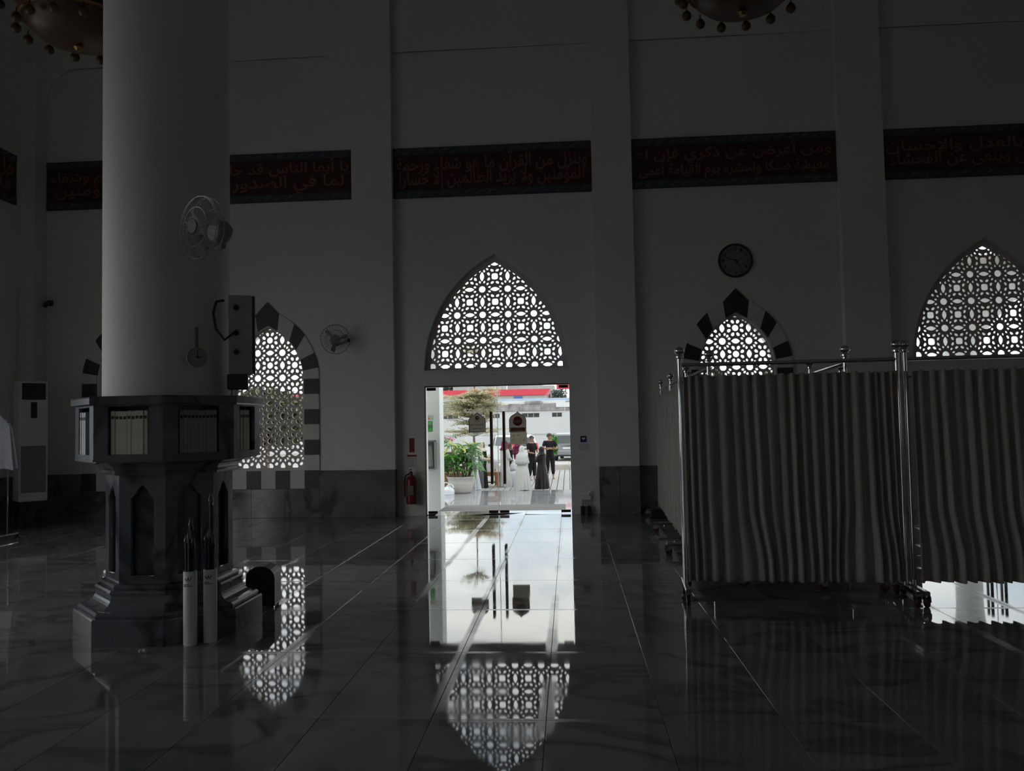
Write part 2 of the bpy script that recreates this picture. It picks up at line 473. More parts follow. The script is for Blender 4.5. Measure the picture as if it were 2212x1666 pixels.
def sheet(name, outer, holes, thick, mat, parent, place, loc=None):
    """flat panel with real holes: outlines in (u,v); place maps (u,v,w) with w in +-thick/2"""
    cu = bpy.data.curves.new(name, 'CURVE')
    cu.dimensions = '2D'; cu.fill_mode = 'BOTH'; cu.extrude = thick / 2
    for poly in [outer] + holes:
        sp = cu.splines.new('POLY')
        sp.points.add(len(poly) - 1)
        for p, q in zip(sp.points, poly): p.co = (q[0], q[1], 0, 1)
        sp.use_cyclic_u = True
    tmp = bpy.data.objects.new(name, cu); C.objects.link(tmp)
    me = bpy.data.meshes.new_from_object(tmp)
    bpy.data.objects.remove(tmp); bpy.data.curves.remove(cu)
    for v in me.vertices: v.co = place(*v.co)
    bm = bmesh.new(); bm.from_mesh(me)
    bmesh.ops.remove_doubles(bm, verts=bm.verts, dist=1e-5)
    bmesh.ops.recalc_face_normals(bm, faces=bm.faces)
    bm.to_mesh(me); bm.free()
    me.name = name
    me.materials.clear(); me.materials.append(M[mat])
    return link(name, me, parent, loc)


def text(name, body, width, height, mat, parent, place, thick=0.004, bold=0.0):
    """lettering fitted into a width x height box centred on the origin of place(u,v,w)"""
    cu = bpy.data.curves.new(name, 'FONT')
    cu.body = body; cu.size = 1; cu.extrude = 0.5; cu.resolution_u = 2; cu.offset = bold
    tmp = bpy.data.objects.new(name, cu); C.objects.link(tmp)
    me = bpy.data.meshes.new_from_object(tmp)
    bpy.data.objects.remove(tmp); bpy.data.curves.remove(cu)
    xs = [v.co.x for v in me.vertices] or [0, 1]; ys = [v.co.y for v in me.vertices] or [0, 1]
    cx, cy = (max(xs) + min(xs)) / 2, (max(ys) + min(ys)) / 2
    sx = width / max(1e-6, max(xs) - min(xs)); sy = height / max(1e-6, max(ys) - min(ys))
    for v in me.vertices: v.co = place((v.co.x - cx) * sx, (v.co.y - cy) * sy, v.co.z * thick)
    me.materials.clear(); me.materials.append(M[mat]); me.name = name
    return tag(link(name, me, parent), kind='stuff' if len(body) > 9 else None)


def front(x, y, z):
    """panel facing the camera side (-Y): u to +X, v to +Z"""
    return lambda u, v, w: (x + u, y - w, z + v)


AR = {'ا': (0xFE8D, 2), 'أ': (0xFE83, 2), 'إ': (0xFE87, 2), 'آ': (0xFE81, 2), 'ب': (0xFE8F, 4), 'ة': (0xFE93, 2), 'ت': (0xFE95, 4), 'ث': (0xFE99, 4), 'ج': (0xFE9D, 4), 'ح': (0xFEA1, 4), 'خ': (0xFEA5, 4), 'د': (0xFEA9, 2), 'ذ': (0xFEAB, 2), 'ر': (0xFEAD, 2), 'ز': (0xFEAF, 2), 'س': (0xFEB1, 4), 'ش': (0xFEB5, 4), 'ص': (0xFEB9, 4), 'ض': (0xFEBD, 4), 'ط': (0xFEC1, 4), 'ظ': (0xFEC5, 4), 'ع': (0xFEC9, 4), 'غ': (0xFECD, 4), 'ف': (0xFED1, 4), 'ق': (0xFED5, 4), 'ك': (0xFED9, 4), 'ل': (0xFEDD, 4), 'م': (0xFEE1, 4), 'ن': (0xFEE5, 4), 'ه': (0xFEE9, 4), 'و': (0xFEED, 2), 'ى': (0xFEEF, 2), 'ي': (0xFEF1, 4), 'ئ': (0xFE89, 4), 'ؤ': (0xFE85, 2), 'ء': (0xFE80, 1)}
LIG = {'ا': 0xFEFB, 'أ': 0xFEF7, 'إ': 0xFEF9, 'آ': 0xFEF5}


def arabic(s):
    """joined letter forms, laid out right to left"""
    out = []
    for word in s.split(' '):
        g = []; i = 0; prev = False
        while i < len(word):
            ch = word[i]
            if ch == 'ل' and i + 1 < len(word) and word[i + 1] in LIG:
                g.append(chr(LIG[word[i + 1]] + (1 if prev else 0))); prev = False; i += 2; continue
            base, n = AR[ch]
            nxt = i + 1 < len(word) and n == 4 and word[i + 1] != 'ء'
            k = (3 if nxt else 1) if (prev and n > 1) else (2 if nxt else 0)
            g.append(chr(base + k)); prev = (n == 4); i += 1
        out.append(''.join(reversed(g)))
    return ' '.join(reversed(out))


# ------------------------------------------------------------------ the hall
BW, PF, GY = 13.30, 13.15, 13.45        # bay wall face, pilaster face, glass plane
LW, RW, NW, CE = -9.2, 9.9, -9.0, 10.5  # left wall, right wall, near wall, ceiling
WT = 0.30
DOORS = [-1.18, 6.70]                   # centre lines of the two glass doorways
DHW, DH = 1.20, 2.14
WINS = [-5.03, -7.40, 2.745]            # centre lines of the arched windows


def arch_pts(hw, rise, z0, n=14):
    """right base, over the point, left base of a pointed arch springing vertically at z0"""
    r = (hw * hw + rise * rise) / (2 * hw)
    c = hw - r
    a1 = math.acos(min(1, -c / r)) if c < 0 else PI / 2
    pts = [(c + r * math.cos(a1 * i / n), z0 + r * math.sin(a1 * i / n)) for i in range(n + 1)]
    return pts + [(-x, z) for x, z in reversed(pts[:-1])]


def win_outline(hw, sill, spring, rise, n=14):
    return [(hw, sill)] + arch_pts(hw, rise, spring, n) + [(-hw, sill)]


def shift(poly, dx): return [(x + dx, z) for x, z in poly]


DOOR_ARCH = arch_pts(1.195, 1.92, 2.40)
WIN_IN = win_outline(0.60, 0.81, 2.31, 0.885)

holes = []
for dx in DOORS:
    holes.append([(dx - DHW, 0.0), (dx + DHW, 0.0), (dx + DHW, DH), (dx - DHW, DH)])
    holes.append(shift(DOOR_ARCH, dx))
for wx in WINS:
    holes.append(shift(WIN_IN, wx))
far = [(LW - 0.3, -0.4), (RW + 0.3, -0.4), (RW + 0.3, CE + 0.3), (LW - 0.3, CE + 0.3)]
# doorway holes start at the floor: keep a threshold strip below it
wf = sheet('wall_far', far, holes, WT, 'paint', None, lambda u, v, w: (u, BW + WT / 2 + w, v))
struct(wf)


def wall_with_holes(name, axis, at, a0, a1, hl, thick=0.3):
    outl = [(a0, -0.4), (a1, -0.4), (a1, CE + 0.3), (a0, CE + 0.3)]
    if axis == 'X': pl = lambda u, v, w: (at + w, u, v)
    else: pl = lambda u, v, w: (u, at + w, v)
    return struct(sheet(name, outl, hl, thick, 'paint', None, pl))


def hole_rect(c, hw, z0, z1): return [(c - hw, z0), (c + hw, z0), (c + hw, z1), (c - hw, z1)]


# unseen openings: left side read off the light, others added to brighten the hall
wall_with_holes('wall_left', 'X', LW - 0.15, NW, BW, [hole_rect(2.6, 1.2, 0.0, 2.14), shift(DOOR_ARCH, 2.6), hole_rect(7.8, 1.2, 0.0, 2.14), shift(DOOR_ARCH, 7.8), hole_rect(5.2, 1.2, 0.0, 2.14), shift(DOOR_ARCH, 5.2)])
wall_with_holes('wall_right', 'X', RW + 0.15, NW, BW, [shift(WIN_IN, -3.0)])
wall_with_holes('wall_near', 'Y', NW - 0.15, LW - 0.3, RW + 0.3, [hole_rect(-5.0, 1.2, 0.0, 2.14)])
ceil = MB().box(LW - 0.3, RW + 0.3, NW - 0.3, BW + 0.3, CE, CE + 0.25).build('ceiling', 'ceiling')
struct(ceil)

# pilasters, the beam over the bays with rounded haunches, corner pier
BEAM_Z = 7.80
for i, (x0, x1) in enumerate([(-3.53, -2.85), (0.47, 1.12), (4.42, 5.12), (8.9, RW)]):
    p = MB().box(x0, x1, PF, BW + 0.01, 0.77, CE, 0.012).build('trim_%d' % (i + 1), 'paint')
    struct(p); p['label'] = 'white wall pilaster'
p = MB().box(LW, -8.93, 12.98, BW + 0.01, 0.77, BEAM_Z + 0.02, 0.012).build('trim_5', 'paint'); struct(p)
bays = [(-8.93, -3.53), (-2.85, 0.47), (1.12, 4.42), (5.12, 8.9)]
poly = [(LW, CE), (LW, BEAM_Z)]
for n_, (x0, x1) in enumerate(bays):
    rr = 0.55 if n_ == 0 else 0.02
    poly.append((x0, BEAM_Z - rr))
    for k in range(1, 7):
        a = PI - (PI / 2) * k / 6
        poly.append((x0 + rr + rr * math.cos(a), BEAM_Z - rr + rr * math.sin(a)))
    for k in range(0, 7):
        a = PI / 2 - (PI / 2) * k / 6
        poly.append((x1 - rr + rr * math.cos(a), BEAM_Z - rr + rr * math.sin(a)))
poly += [(RW, BEAM_Z), (RW, CE)]
struct(sheet('trim_6', poly, [], 0.04, 'paint', None, lambda u, v, w: (u, BW - 0.02 + w + 0.002, v)))

# floor: slab with individual polished slabs on it
fl = MB().box(LW - 0.3, RW + 0.3, NW - 0.3, BW + 0.3, -0.3, -0.022).build('floor', 'grout')
struct(fl)
TX, TY, TX0, TY0 = 0.595, 1.217, -0.149, 4.211
tme = MB()
def tile_rings(a, b, h, e):
    def rg(i, z): return [(-a + i, -b + i, z), (a - i, -b + i, z), (a - i, b - i, z), (-a + i, b - i, z)]
    return [rg(0, -h), rg(0, -e), rg(e, 0)]
tme.quad_ring(tile_rings(TX / 2 - 0.0013, TY / 2 - 0.0013, 0.022, 0.0011), True, True, True)
tm = tme.mesh('tile'); tm.materials.append(M['floor'])
far_tiles = MB()
i0, i1 = int((LW - TX0) // TX), int((RW - TX0) // TX) + 1
for i in range(i0, i1 + 1):
    for j in range(-11, 9):
        x, y = TX0 + (i + 0.5) * TX, TY0 + (j + 0.5) * TY
        if y + TY / 2 < NW or y - TY / 2 > BW - 0.05 or x + TX / 2 < LW or x - TX / 2 > RW: continue
        seen = 3.2 < y and -0.80 * y - 0.6 < x < 0.62 * y + 0.5
        if seen:
            t = link('tile', tm, fl, (x, y, 0))
            t.rotation_euler = (R.uniform(-1, 1) * 0.0006, R.uniform(-1, 1) * 0.0006, 0)
        else:
            a, b = TX / 2 - 0.0016, TY / 2 - 0.0016
            far_tiles.quad_ring([[(x + px, y + py, z) for px, py, z in rg] for rg in tile_rings(a, b, 0.022, 0.0022)], True, False, True)
ft = far_tiles.build('tile_field', 'floor_far', fl); ft['kind'] = 'stuff'

# marble dado panels along the far wall
DZ = 0.775
dado = sempty('baseboard_far')
def dado_run(x0, x1, yf, n, back):
    for k in range(n):
        a = x0 + (x1 - x0) * k / n; b = x0 + (x1 - x0) * (k + 1) / n
        MB().box(a + 0.002, b - 0.002, yf, back, 0.0, DZ, 0.004).build('panel', 'dado', dado)
dado_run(-8.93, WINS[1] - 0.87, 13.265, 1, BW)
dado_run(WINS[1] + 0.87, WINS[0] - 0.87, 13.265, 1, BW)
dado_run(WINS[0] + 0.87, -3.53, 13.265, 1, BW)
dado_run(-3.53, -2.85, 13.125, 1, PF + 0.17)
dado_run(0.47, 1.12, 13.125, 2, PF + 0.17)
dado_run(1.12, WINS[2] - 0.87, 13.265, 1, BW)
dado_run(WINS[2] + 0.87, 4.42, 13.265, 1, BW)
dado_run(4.42, 5.12, 13.125, 1, PF + 0.17)
dado_run(LW, -8.93, 12.95, 1, BW)
for wx in WINS:                                     # slabs under the window frames
    for k in range(3):
        a = wx - 0.87 + 0.58 * k
        MB().box(a + 0.002, a + 0.578, 13.268, BW, 0.0, 0.478, 0.004).build('panel', 'dado', dado)
dl = sempty('baseboard_left')
yy = 12.95
for k in range(9):
    MB().box(LW, LW + 0.03, yy - 1.0, yy - 0.004, 0.0, DZ, 0.004).build('panel', 'dado', dl); yy -= 1.0


# ------------------------------------------------------------------ pierced screens
def clip_convex(poly, conv):
    """Sutherland-Hodgman against a convex counter-clockwise polygon"""
    out = poly
    n = len(conv)
    for i in range(n):
        a, b = conv[i], conv[(i + 1) % n]
        if not out: return []
        inp = out; out = []
        def side(p): return (b[0] - a[0]) * (p[1] - a[1]) - (b[1] - a[1]) * (p[0] - a[0])
        for k in range(len(inp)):
            p, q = inp[k], inp[(k + 1) % len(inp)]
            sp, sq = side(p), side(q)
            if sp >= 0: out.append(p)
            if (sp >= 0) != (sq >= 0):
                t = sp / (sp - sq)
                out.append((p[0] + t * (q[0] - p[0]), p[1] + t * (q[1] - p[1])))
    res = []
    for p in out:
        if not res or (p[0] - res[-1][0]) ** 2 + (p[1] - res[-1][1]) ** 2 > 4e-6: res.append(p)
    if len(res) > 2 and (res[0][0] - res[-1][0]) ** 2 + (res[0][1] - res[-1][1]) ** 2 < 4e-6: res.pop()
    return res


def area(p): return 0.5 * sum(p[i][0] * p[(i + 1) % len(p)][1] - p[(i + 1) % len(p)][0] * p[i][1] for i in range(len(p)))


def chaikin(p):
    o = []
    for i in range(len(p)):
        a, b = p[i], p[(i + 1) % len(p)]
        o += [(a[0] * 0.72 + b[0] * 0.28, a[1] * 0.72 + b[1] * 0.28), (a[0] * 0.28 + b[0] * 0.72, a[1] * 0.28 + b[1] * 0.72)]
    return o


def lens(L, W, vert):
    pts = []
    for sgn in (1, -1):
        for k in range(6):
            t = -1 + 2 * k / 6
            a, b = t * L * sgn, W * (1 - t * t) * sgn
            pts.append((b, a) if vert else (a, -b))
    return pts


def cell_holes(style):
    """openings of one pattern cell, in units of the period"""
    H = []
    if style == 'door':
        sq = [(0.133 * math.copysign(abs(math.cos(a)) ** 0.55, math.cos(a)), 0.133 * math.copysign(abs(math.sin(a)) ** 0.55, math.sin(a))) for a in [2 * PI * (k + 0.5) / 12 for k in range(12)]]
        pet = [(0.022, 0.185), (0.150, 0.185), (0.178, 0.310), (0.048, 0.278)]
        LL, LWd = 0.205, 0.088
        dr = (0.230, 0.352, 0.047, (17, 45, 73)); cr_ = 0.138
    else:
        sq = [(0.130 * math.cos(2 * PI * k / 12), 0.130 * math.sin(2 * PI * k / 12)) for k in range(12)]
        pet = [(0.018, 0.165), (0.135, 0.170), (0.190, 0.300), (0.052, 0.325)]
        LL, LWd = 0.180, 0.105
        dr = (0.205, 0.335, 0.055, (20, 45, 70)); cr_ = 0.142
    H.append(sq)
    pc = chaikin(pet)
    for sx in (1, -1):
        for sy in (1, -1):
            H.append([(sx * x, sy * y) for x, y in pc]); H.append([(sx * y, sy * x) for x, y in pc])
    H.append([(0.5 + cr_ * math.cos(2 * PI * k / 12), 0.5 + cr_ * math.sin(2 * PI * k / 12)) for k in range(12)])
    H.append([(0.5 + x, y) for x, y in lens(LL, LWd, True)])
    H.append([(x, 0.5 + y) for x, y in lens(LL, LWd, False)])
    a0, a1, wd, angs = dr
    for q in range(4):
        for an in angs:
            th = math.radians(an + 90 * q); d = (math.cos(th), math.sin(th)); e = (-d[1], d[0])
            base = [(a0, 0), (a0 + (a1 - a0) * 0.45, -wd * 0.9), (a1 - 0.012, -wd * 0.62), (a1, 0), (a1 - 0.012, wd * 0.62), (a0 + (a1 - a0) * 0.45, wd * 0.9)]
            H.append([(0.5 + d[0] * r + e[0] * s_, 0.5 + d[1] * r + e[1] * s_) for r, s_ in base])
    out = []
    for h in H:
        mx_, my_ = sum(p[0] for p in h) / len(h), sum(p[1] for p in h) / len(h)
        h = [(mx_ + (x - mx_) * 0.93, my_ + (y - my_) * 0.93) for x, y in h]
        out.append(h if area(h) > 0 else h[::-1])
    return out


def pierced(outer, inner, per, phase_z, style):
    cells = cell_holes(style)
    xs = [p[0] for p in inner]; zs = [p[1] for p in inner]
    out = []
    for i in range(int(min(xs) / per) - 2, int(max(xs) / per) + 3):
        for j in range(-14, 14):
            cx, cz = i * per, phase_z + j * per
            if cz + per < min(zs) - per or cz - per > max(zs) + per: continue
            for h in cells:
                q = [(cx + x * per, cz + z * per) for x, z in h]
                c = clip_convex(q, inner)
                if len(c) >= 3 and area(c) > 0.00042: out.append(c)
    return out


DIN = arch_pts(1.105, 1.765, 2.435, 16)
DIN_O = arch_pts(1.20, 1.925, 2.395, 14)
WSC_IN = win_outline(0.588, 0.825, 2.31, 0.872, 14)
WSC_O = win_outline(0.61, 0.80, 2.31, 0.90, 14)
dh = pierced(DIN_O, DIN, 0.428, 4.19 - 0.228, 'door')
wh = pierced(WSC_O, WSC_IN, 0.427, 3.195 - 0.212, 'window')

# voussoirs of one window, around the inner outline (built once, shared by the three)
rI = (0.6 ** 2 + 0.885 ** 2) / 1.2; cI = 0.6 - rI; SPR = 2.31
rJ, rO = rI + 0.022, rI + 0.28
def on_arc(r, a): return (cI + r * math.cos(math.radians(a)), SPR + r * math.sin(math.radians(a)))
def arc_block(i0, i1, o0, o1, side):
    pts = [on_arc(rJ, i0 + (i1 - i0) * k / 4) for k in range(5)] + [on_arc(rO, o1 + (o0 - o1) * k / 4) for k in range(5)]
    return [(side * x, z) for x, z in pts]
blocks = []
c_in, c_out = [0, 8.2, 19.4, 30.2, 41.5], [0, 8.7, 20.6, 36.5, 48.5]
kb_ = on_arc(rJ, math.degrees(math.acos((0.17 - cI) / rJ))); ks_ = (0.205, 3.405)
for side in (1, -1):
    for k in range(4):
        blocks.append((arc_block(c_in[k], c_in[k + 1], c_out[k], c_out[k + 1], side), k in (1, 3)))
    e0 = math.degrees(math.acos((0.205 - cI) / rO)); i1_ = math.degrees(math.acos((0.17 - cI) / rJ))
    blocks.append((arc_block(41.5, i1_, 48.5, e0, side), False))
blocks.append(([kb_, ks_, (0, 3.62), (-ks_[0], ks_[1]), (-kb_[0], kb_[1]), (0, 3.225)], True))
HB = 0.2545
nj = 6
for side in (1, -1):
    for k in range(nj):
        z1 = SPR - HB * k; z0 = z1 - HB
        blocks.append(([(side * 0.622, z0), (side * 0.875, z0), (side * 0.875, z1), (side * 0.622, z1)], k % 2 == 0))
zb = SPR - HB * nj
wbk = 1.74 / 7
for k in range(7):
    x0 = -0.87 + wbk * k
    blocks.append(([(x0, 0.48), (x0 + wbk, 0.48), (x0 + wbk, zb), (x0, zb)], k % 2 == 0))
block_meshes = []
for pl, blk in blocks:
    cx = sum(p[0] for p in pl) / len(pl); cz = sum(p[1] for p in pl) / len(pl)
    ins = [(cx + (x - cx) * 0.99, cz + (z - cz) * 0.99) for x, z in pl]
    yf = BW - (0.030 if blk else 0.024)
    m_ = MB().prism(ins, lambda u, v: (u, yf, v), lambda u, v: (u, BW + 0.02, v)).mesh('frame_block')
    m_.materials.append(M['black_stone' if blk else 'white_stone'])
    block_meshes.append(m_)
scr_mesh = None
for n, wx in enumerate(WINS):
    we = sempty('window_%d' % (n + 1), (wx, 0, 0))
    if scr_mesh is None:
        so = sheet('lattice_screen', WSC_O, wh, 0.03, 'screen', we, lambda u, v, w: (u, 13.40 + w, v)); scr_mesh = so.data
    else:
        link('lattice_screen', scr_mesh, we)
    for bm_ in block_meshes: link('frame_block', bm_, we)

# ------------------------------------------------------------------ glass doorways with pierced arches
door_scr = None
for n, dx in enumerate(DOORS):
    wn = sempty('window_%d' % (n + 4), (dx, 0, 0))
    if door_scr is None:
        so = sheet('lattice_screen', DIN_O, dh, 0.03, 'screen' if n == 0 else 'screen_w', wn, lambda u, v, w: (u, 13.42 + w, v)); door_scr = so.data
    else:
        link('lattice_screen', door_scr, wn)
    MB().box(-1.24, 1.24, BW - 0.03, BW + 0.14, 2.365, 2.40, 0.006).build('ledge', 'paint', wn)
    de = sempty('door_%d' % (n + 1), (dx, 0, 0))
    for s_ in (-1, 1):
        a, b = (s_ * 0.006, s_ * 1.19)
        x0, x1 = min(a, b), max(a, b)
        lf = MB().box(x0, x1, GY - 0.006, GY + 0.006, 0.018, 2.125).build('glass_leaf', 'glass', de)
        for xc, z0, z1 in ((s_ * 1.105, 2.07, 2.118), (s_ * 1.105, 0.02, 0.062), (s_ * 0.09, 0.02, 0.066)):
            MB().box(xc - 0.078, xc + 0.078, GY - 0.02, GY + 0.02, z0, z1, 0.003).build('patch_fitting', 'bronze', lf)
        hb = MB()
        hb.box(s_ * 0.105 - 0.02, s_ * 0.105 + 0.02, GY - 0.075, GY - 0.055, 0.50, 1.70, 0.004)
        for hz in (0.62, 1.58):
            hb.tube([(s_ * 0.105, GY - 0.06, hz), (s_ * 0.105, GY, hz)], 0.011, 8)
        hb.build('pull_handle', 'bronze', lf)
        hb2 = MB().box(s_ * 0.105 - 0.018, s_ * 0.105 + 0.018, GY + 0.055, GY + 0.075, 0.50, 1.70, 0.004)
        for hz in (0.62, 1.58):
            hb2.tube([(s_ * 0.105, GY, hz), (s_ * 0.105, GY + 0.06, hz)], 0.011, 8)
        hb2.build('outer_handle', 'steel', lf)
    MB().box(-0.005, 0.005, GY - 0.006, GY + 0.006, 0.02, 2.125).build('meeting_edge', 'edge', de)
    MB().box(-1.2, 1.2, GY - 0.04, GY + 0.04, 2.125, 2.14).build('head_rail', 'bronze', de)
    MB().box(-1.2, 1.2, BW, BW + WT, -0.02, 0.0).build('threshold', 'porch', de)


# signs on the glass
def ogee(hw, h0, h1):
    """arched sign outline: straight sides to h0, ogee point at h1"""
    pts = [(-hw, 0), (hw, 0), (hw, h0)]
    k = h1 - h0
    for t, z in ((0.93, 0.22), (0.80, 0.42), (0.58, 0.58), (0.34, 0.70), (0.14, 0.84), (0.0, 1.0)):
        pts.append((hw * t, h0 + k * z))
    for t, z in ((0.14, 0.84), (0.34, 0.70), (0.58, 0.58), (0.80, 0.42), (0.93, 0.22), (1.0, 0.0)):
        pts.append((-hw * t, h0 + k * z))
    return pts


def disc(mb, cx, cz, r, y0, y1, n=20):
    return mb.prism([(cx + r * math.cos(2 * PI * k / n), cz + r * math.sin(2 * PI * k / n)) for k in range(n)], lambda u, v: (u, y0, v), lambda u, v: (u, y1, v))


def door_sign(x, z0, hw, h0, h1, label):
    t = thing('door_sign', label, 'sign', (x, GY - 0.008, z0))
    o = ogee(hw, h0, h1)
    m_ = MB(); m_.v = [(u, -0.004, v) for u, v in o]; m_.f = [tuple(range(len(o)))]
    m_.build('board', 'signgrey', t)
    edge = MB().tube([(u, -0.008, v) for u, v in o + [o[0]]], 0.0055, 5, False)
    edge.build('rim', 'bronze', t)
    return t


sg = door_sign(-1.52, 1.365, 0.138, 0.19, 0.325, 'grey arched sign with crescent emblem on the left glass door leaf')
d = MB(); disc(d, 0, 0.235, 0.034, -0.0085, -0.006); d.build('emblem', 'signink', sg)
d = MB(); disc(d, 0.010, 0.238, 0.021, -0.0095, -0.0085); d.build('emblem_crescent', 'signtan', sg)
text('lettering', 'PRIA', 0.075, 0.019, 'signink', sg, lambda u, v, w: (u, -0.007 - w, 0.183 + v))
text('lettering', 'PINTU MASUK', 0.232, 0.024, 'signink', sg, lambda u, v, w: (u, -0.007 - w, 0.120 + v))
text('lettering', 'JAMAAH', 0.145, 0.026, 'signink', sg, lambda u, v, w: (u, -0.007 - w, 0.052 + v))
sg = door_sign(-0.845, 1.355, 0.138, 0.20, 0.335, 'arched sign with round red STOP mark on the right glass door leaf')
d = MB(); disc(d, 0, 0.178, 0.078, -0.0085, -0.006, 24); d.build('stop_disc', 'signred', sg)
MB().box(-0.064, 0.064, -0.010, -0.0085, 0.158, 0.198).build('stop_bar', 'signtan', sg)
text('lettering', 'STOP', 0.096, 0.026, 'signink', sg, lambda u, v, w: (u, -0.0105 - w, 0.178 + v), 0.002, 0.01)
MB().box(-0.118, 0.118, -0.0085, -0.006, 0.012, 0.070).build('red_panel', 'signred', sg)
b = MB()
for k, (a, e) in enumerate(((-0.075, 0.072), (-0.100, 0.098))):
    x = a
    while x < e:
        ww = R.uniform(0.008, 0.02); b.box(x, min(e, x + ww), -0.0095, -0.0085, 0.047 - 0.024 * k, 0.056 - 0.024 * k); x += ww + 0.004
b.build('fine_print', 'signtan', sg)
nb = thing('notice_board', 'plain tan notice with small drawings below the STOP sign on glass', 'notice', (-0.835, GY - 0.008, 1.150))
m_ = MB(); m_.v = [(-0.14, -0.004, 0), (0.14, -0.004, 0), (0.14, -0.004, 0.2), (-0.14, -0.004, 0.2)]; m_.f = [(0, 1, 2, 3)]
m_.build('board', 'signtan', nb)
for px, pz, sc in ((-0.085, 0.145, 1), (-0.01, 0.15, 0.9), (-0.09, 0.07, 0.8), (0.02, 0.065, 0.7), (0.08, 0.07, 0.8)):
    MB().prism([(px - 0.02 * sc, pz - 0.008), (px + 0.012 * sc, pz - 0.010), (px + 0.020 * sc, pz + 0.016 * sc), (px + 0.004, pz)], lambda u, v: (u, -0.008, v), lambda u, v: (u, -0.006, v)).build('drawing', 'signink', nb)


# ------------------------------------------------------------------ calligraphy friezes
def frieze(x0, x1, z0, z1, lines, label, y=BW, rot=None):
    t = thing('calligraphy_frieze', label, 'frieze', (0, 0, 0), group=None)
    W = x1 - x0; cx = (x0 + x1) / 2
    P = rot or (lambda u, v, w: (cx + u, y - w, v))
    def slab(name, u0, u1, v0, v1, w0, w1, mat):
        m_ = MB().box(u0, u1, w0, w1, v0, v1)
        m_.v = [P(px, pz, py) for px, py, pz in m_.v]
        return m_.build(name, mat, t)
    slab('field', -W / 2, W / 2, z0, z1, 0.001, 0.030, 'maroon')
    bh = 0.125
    for a in (z1 - bh, z0):
        bo = slab('border', -W / 2, W / 2, a, a + bh, 0.028, 0.040, 'navy')
        m_ = MB(); n = max(4, int(W / 0.19))
        for k in range(n):
            u = -W / 2 + W * (k + 0.5) / n
            pts = []
            for q in range(9):
                th = q / 8 * 1.5 * PI + (PI if k % 2 else 0)
                rr = 0.042 * (1 - q / 12)
                pts.append(P(u + rr * math.cos(th) - 0.02, a + bh / 2 + rr * math.sin(th), 0.042))
            m_.tube(pts, 0.006, 4)
            m_.tube([P(u - 0.09, a + 0.03, 0.042), P(u - 0.03, a + bh / 2, 0.042), P(u + 0.05, a + bh - 0.03, 0.042), P(u + 0.09, a + bh - 0.05, 0.042)], 0.005, 4)
        m_.build('scrollwork', 'scroll', bo)
    zc = (z0 + z1) / 2; hh = (z1 - z0) - 2 * bh - 0.05
    n = len(lines)
    for k, ln in enumerate(lines):
        zz = zc + hh * (0.25 - 0.5 * k) if n > 1 else zc
        text('lettering', arabic(ln), (W - 0.14) * (1 if k == 0 else 0.97), hh * (0.60 if n > 1 else 0.95), 'gilt', t,
             lambda u, v, w, zz=zz: P(u, zz + v, 0.033 + w), 0.006, 0.012)
    return t


frieze(-2.86, 0.47, 5.30, 6.145, ['وننزل من القرآن ما هو شفاء ورحمة', 'للمؤمنين ولا يزيد الظالمين إلا خسارا'], 'maroon calligraphy frieze directly above the glass door arch')
frieze(1.13, 4.41, 5.31, 6.135, ['ومن أعرض عن ذكري فإن له', 'معيشة ضنكا ونحشره يوم القيامة أعمى'], 'maroon calligraphy frieze above the wall clock')
frieze(5.13, 8.9, 5.30, 6.12, ['إن الله يأمر بالعدل والإحسان', 'وإيتاء ذي القربى وينهى عن الفحشاء'], 'maroon calligraphy frieze furthest right, beyond the last pilaster')
frieze(-8.92, -3.54, 5.325, 6.16, ['يا أيها الناس قد جاءتكم موعظة من ربكم وشفاء', 'لما في الصدور وهدى ورحمة للمؤمنين'], 'long maroon calligraphy frieze passing behind the round column')
frieze(0, 5.0, 5.325, 6.16, ['قل بفضل الله وبرحمته فبذلك', 'فليفرحوا هو خير مما يجمعون'], 'maroon calligraphy frieze on the left side wall', rot=lambda u, v, w: (LW + w, 10.35 + u, v))


# ------------------------------------------------------------------ column on octagonal marble bookcase pedestal
PC = Vector((-3.13, 6.19, 0))
ped = thing('column_pedestal', 'grey marble octagonal pedestal with book niches around the round column', 'pedestal', PC)


def octa(ap, z):
    r = ap / math.cos(PI / 8)
    return [(r * math.cos(PI / 8 + k * PI / 4), r * math.sin(PI / 8 + k * PI / 4), z) for k in range(8)]


MB().quad_ring([octa(0.63, 0), octa(0.63, 0.175), octa(0.622, 0.185)], True, True, True).build('plinth', 'ped', ped)
prof = [(0.60, 0.185), (0.605, 0.205), (0.59, 0.222)]
for k in range(9):                                   # big cove and torus
    a = k / 8
    prof.append((0.575 - 0.09 * math.sin(a * PI / 2) ** 1.0, 0.225 + 0.10 * (1 - math.cos(a * PI / 2))))
prof += [(0.492, 0.33), (0.497, 0.345), (0.487, 0.36), (0.462, 0.362), (0.470, 0.378), (0.458, 0.394), (0.425, 0.40)]
MB().quad_ring([octa(a, z) for a, z in prof], True, True, True).build('base_moulding', 'ped', ped)
Z0, Z1 = 0.395, 1.19


def face_frame(k):
    """origin, tangent, outward normal of octagon face k"""
    th = k * PI / 4
    nrm = Vector((math.cos(th), math.sin(th), 0)); tan = Vector((-math.sin(th), math.cos(th), 0))
    return nrm, tan


def niche_outline(hw, z0, zs, za):
    return [(-hw, z0), (hw, z0), (hw, zs), (hw * 0.62, zs + (za - zs) * 0.28), (hw * 0.45, zs + (za - zs) * 0.60), (0, za), (-hw * 0.45, zs + (za - zs) * 0.60), (-hw * 0.62, zs + (za - zs) * 0.28), (-hw, zs)]


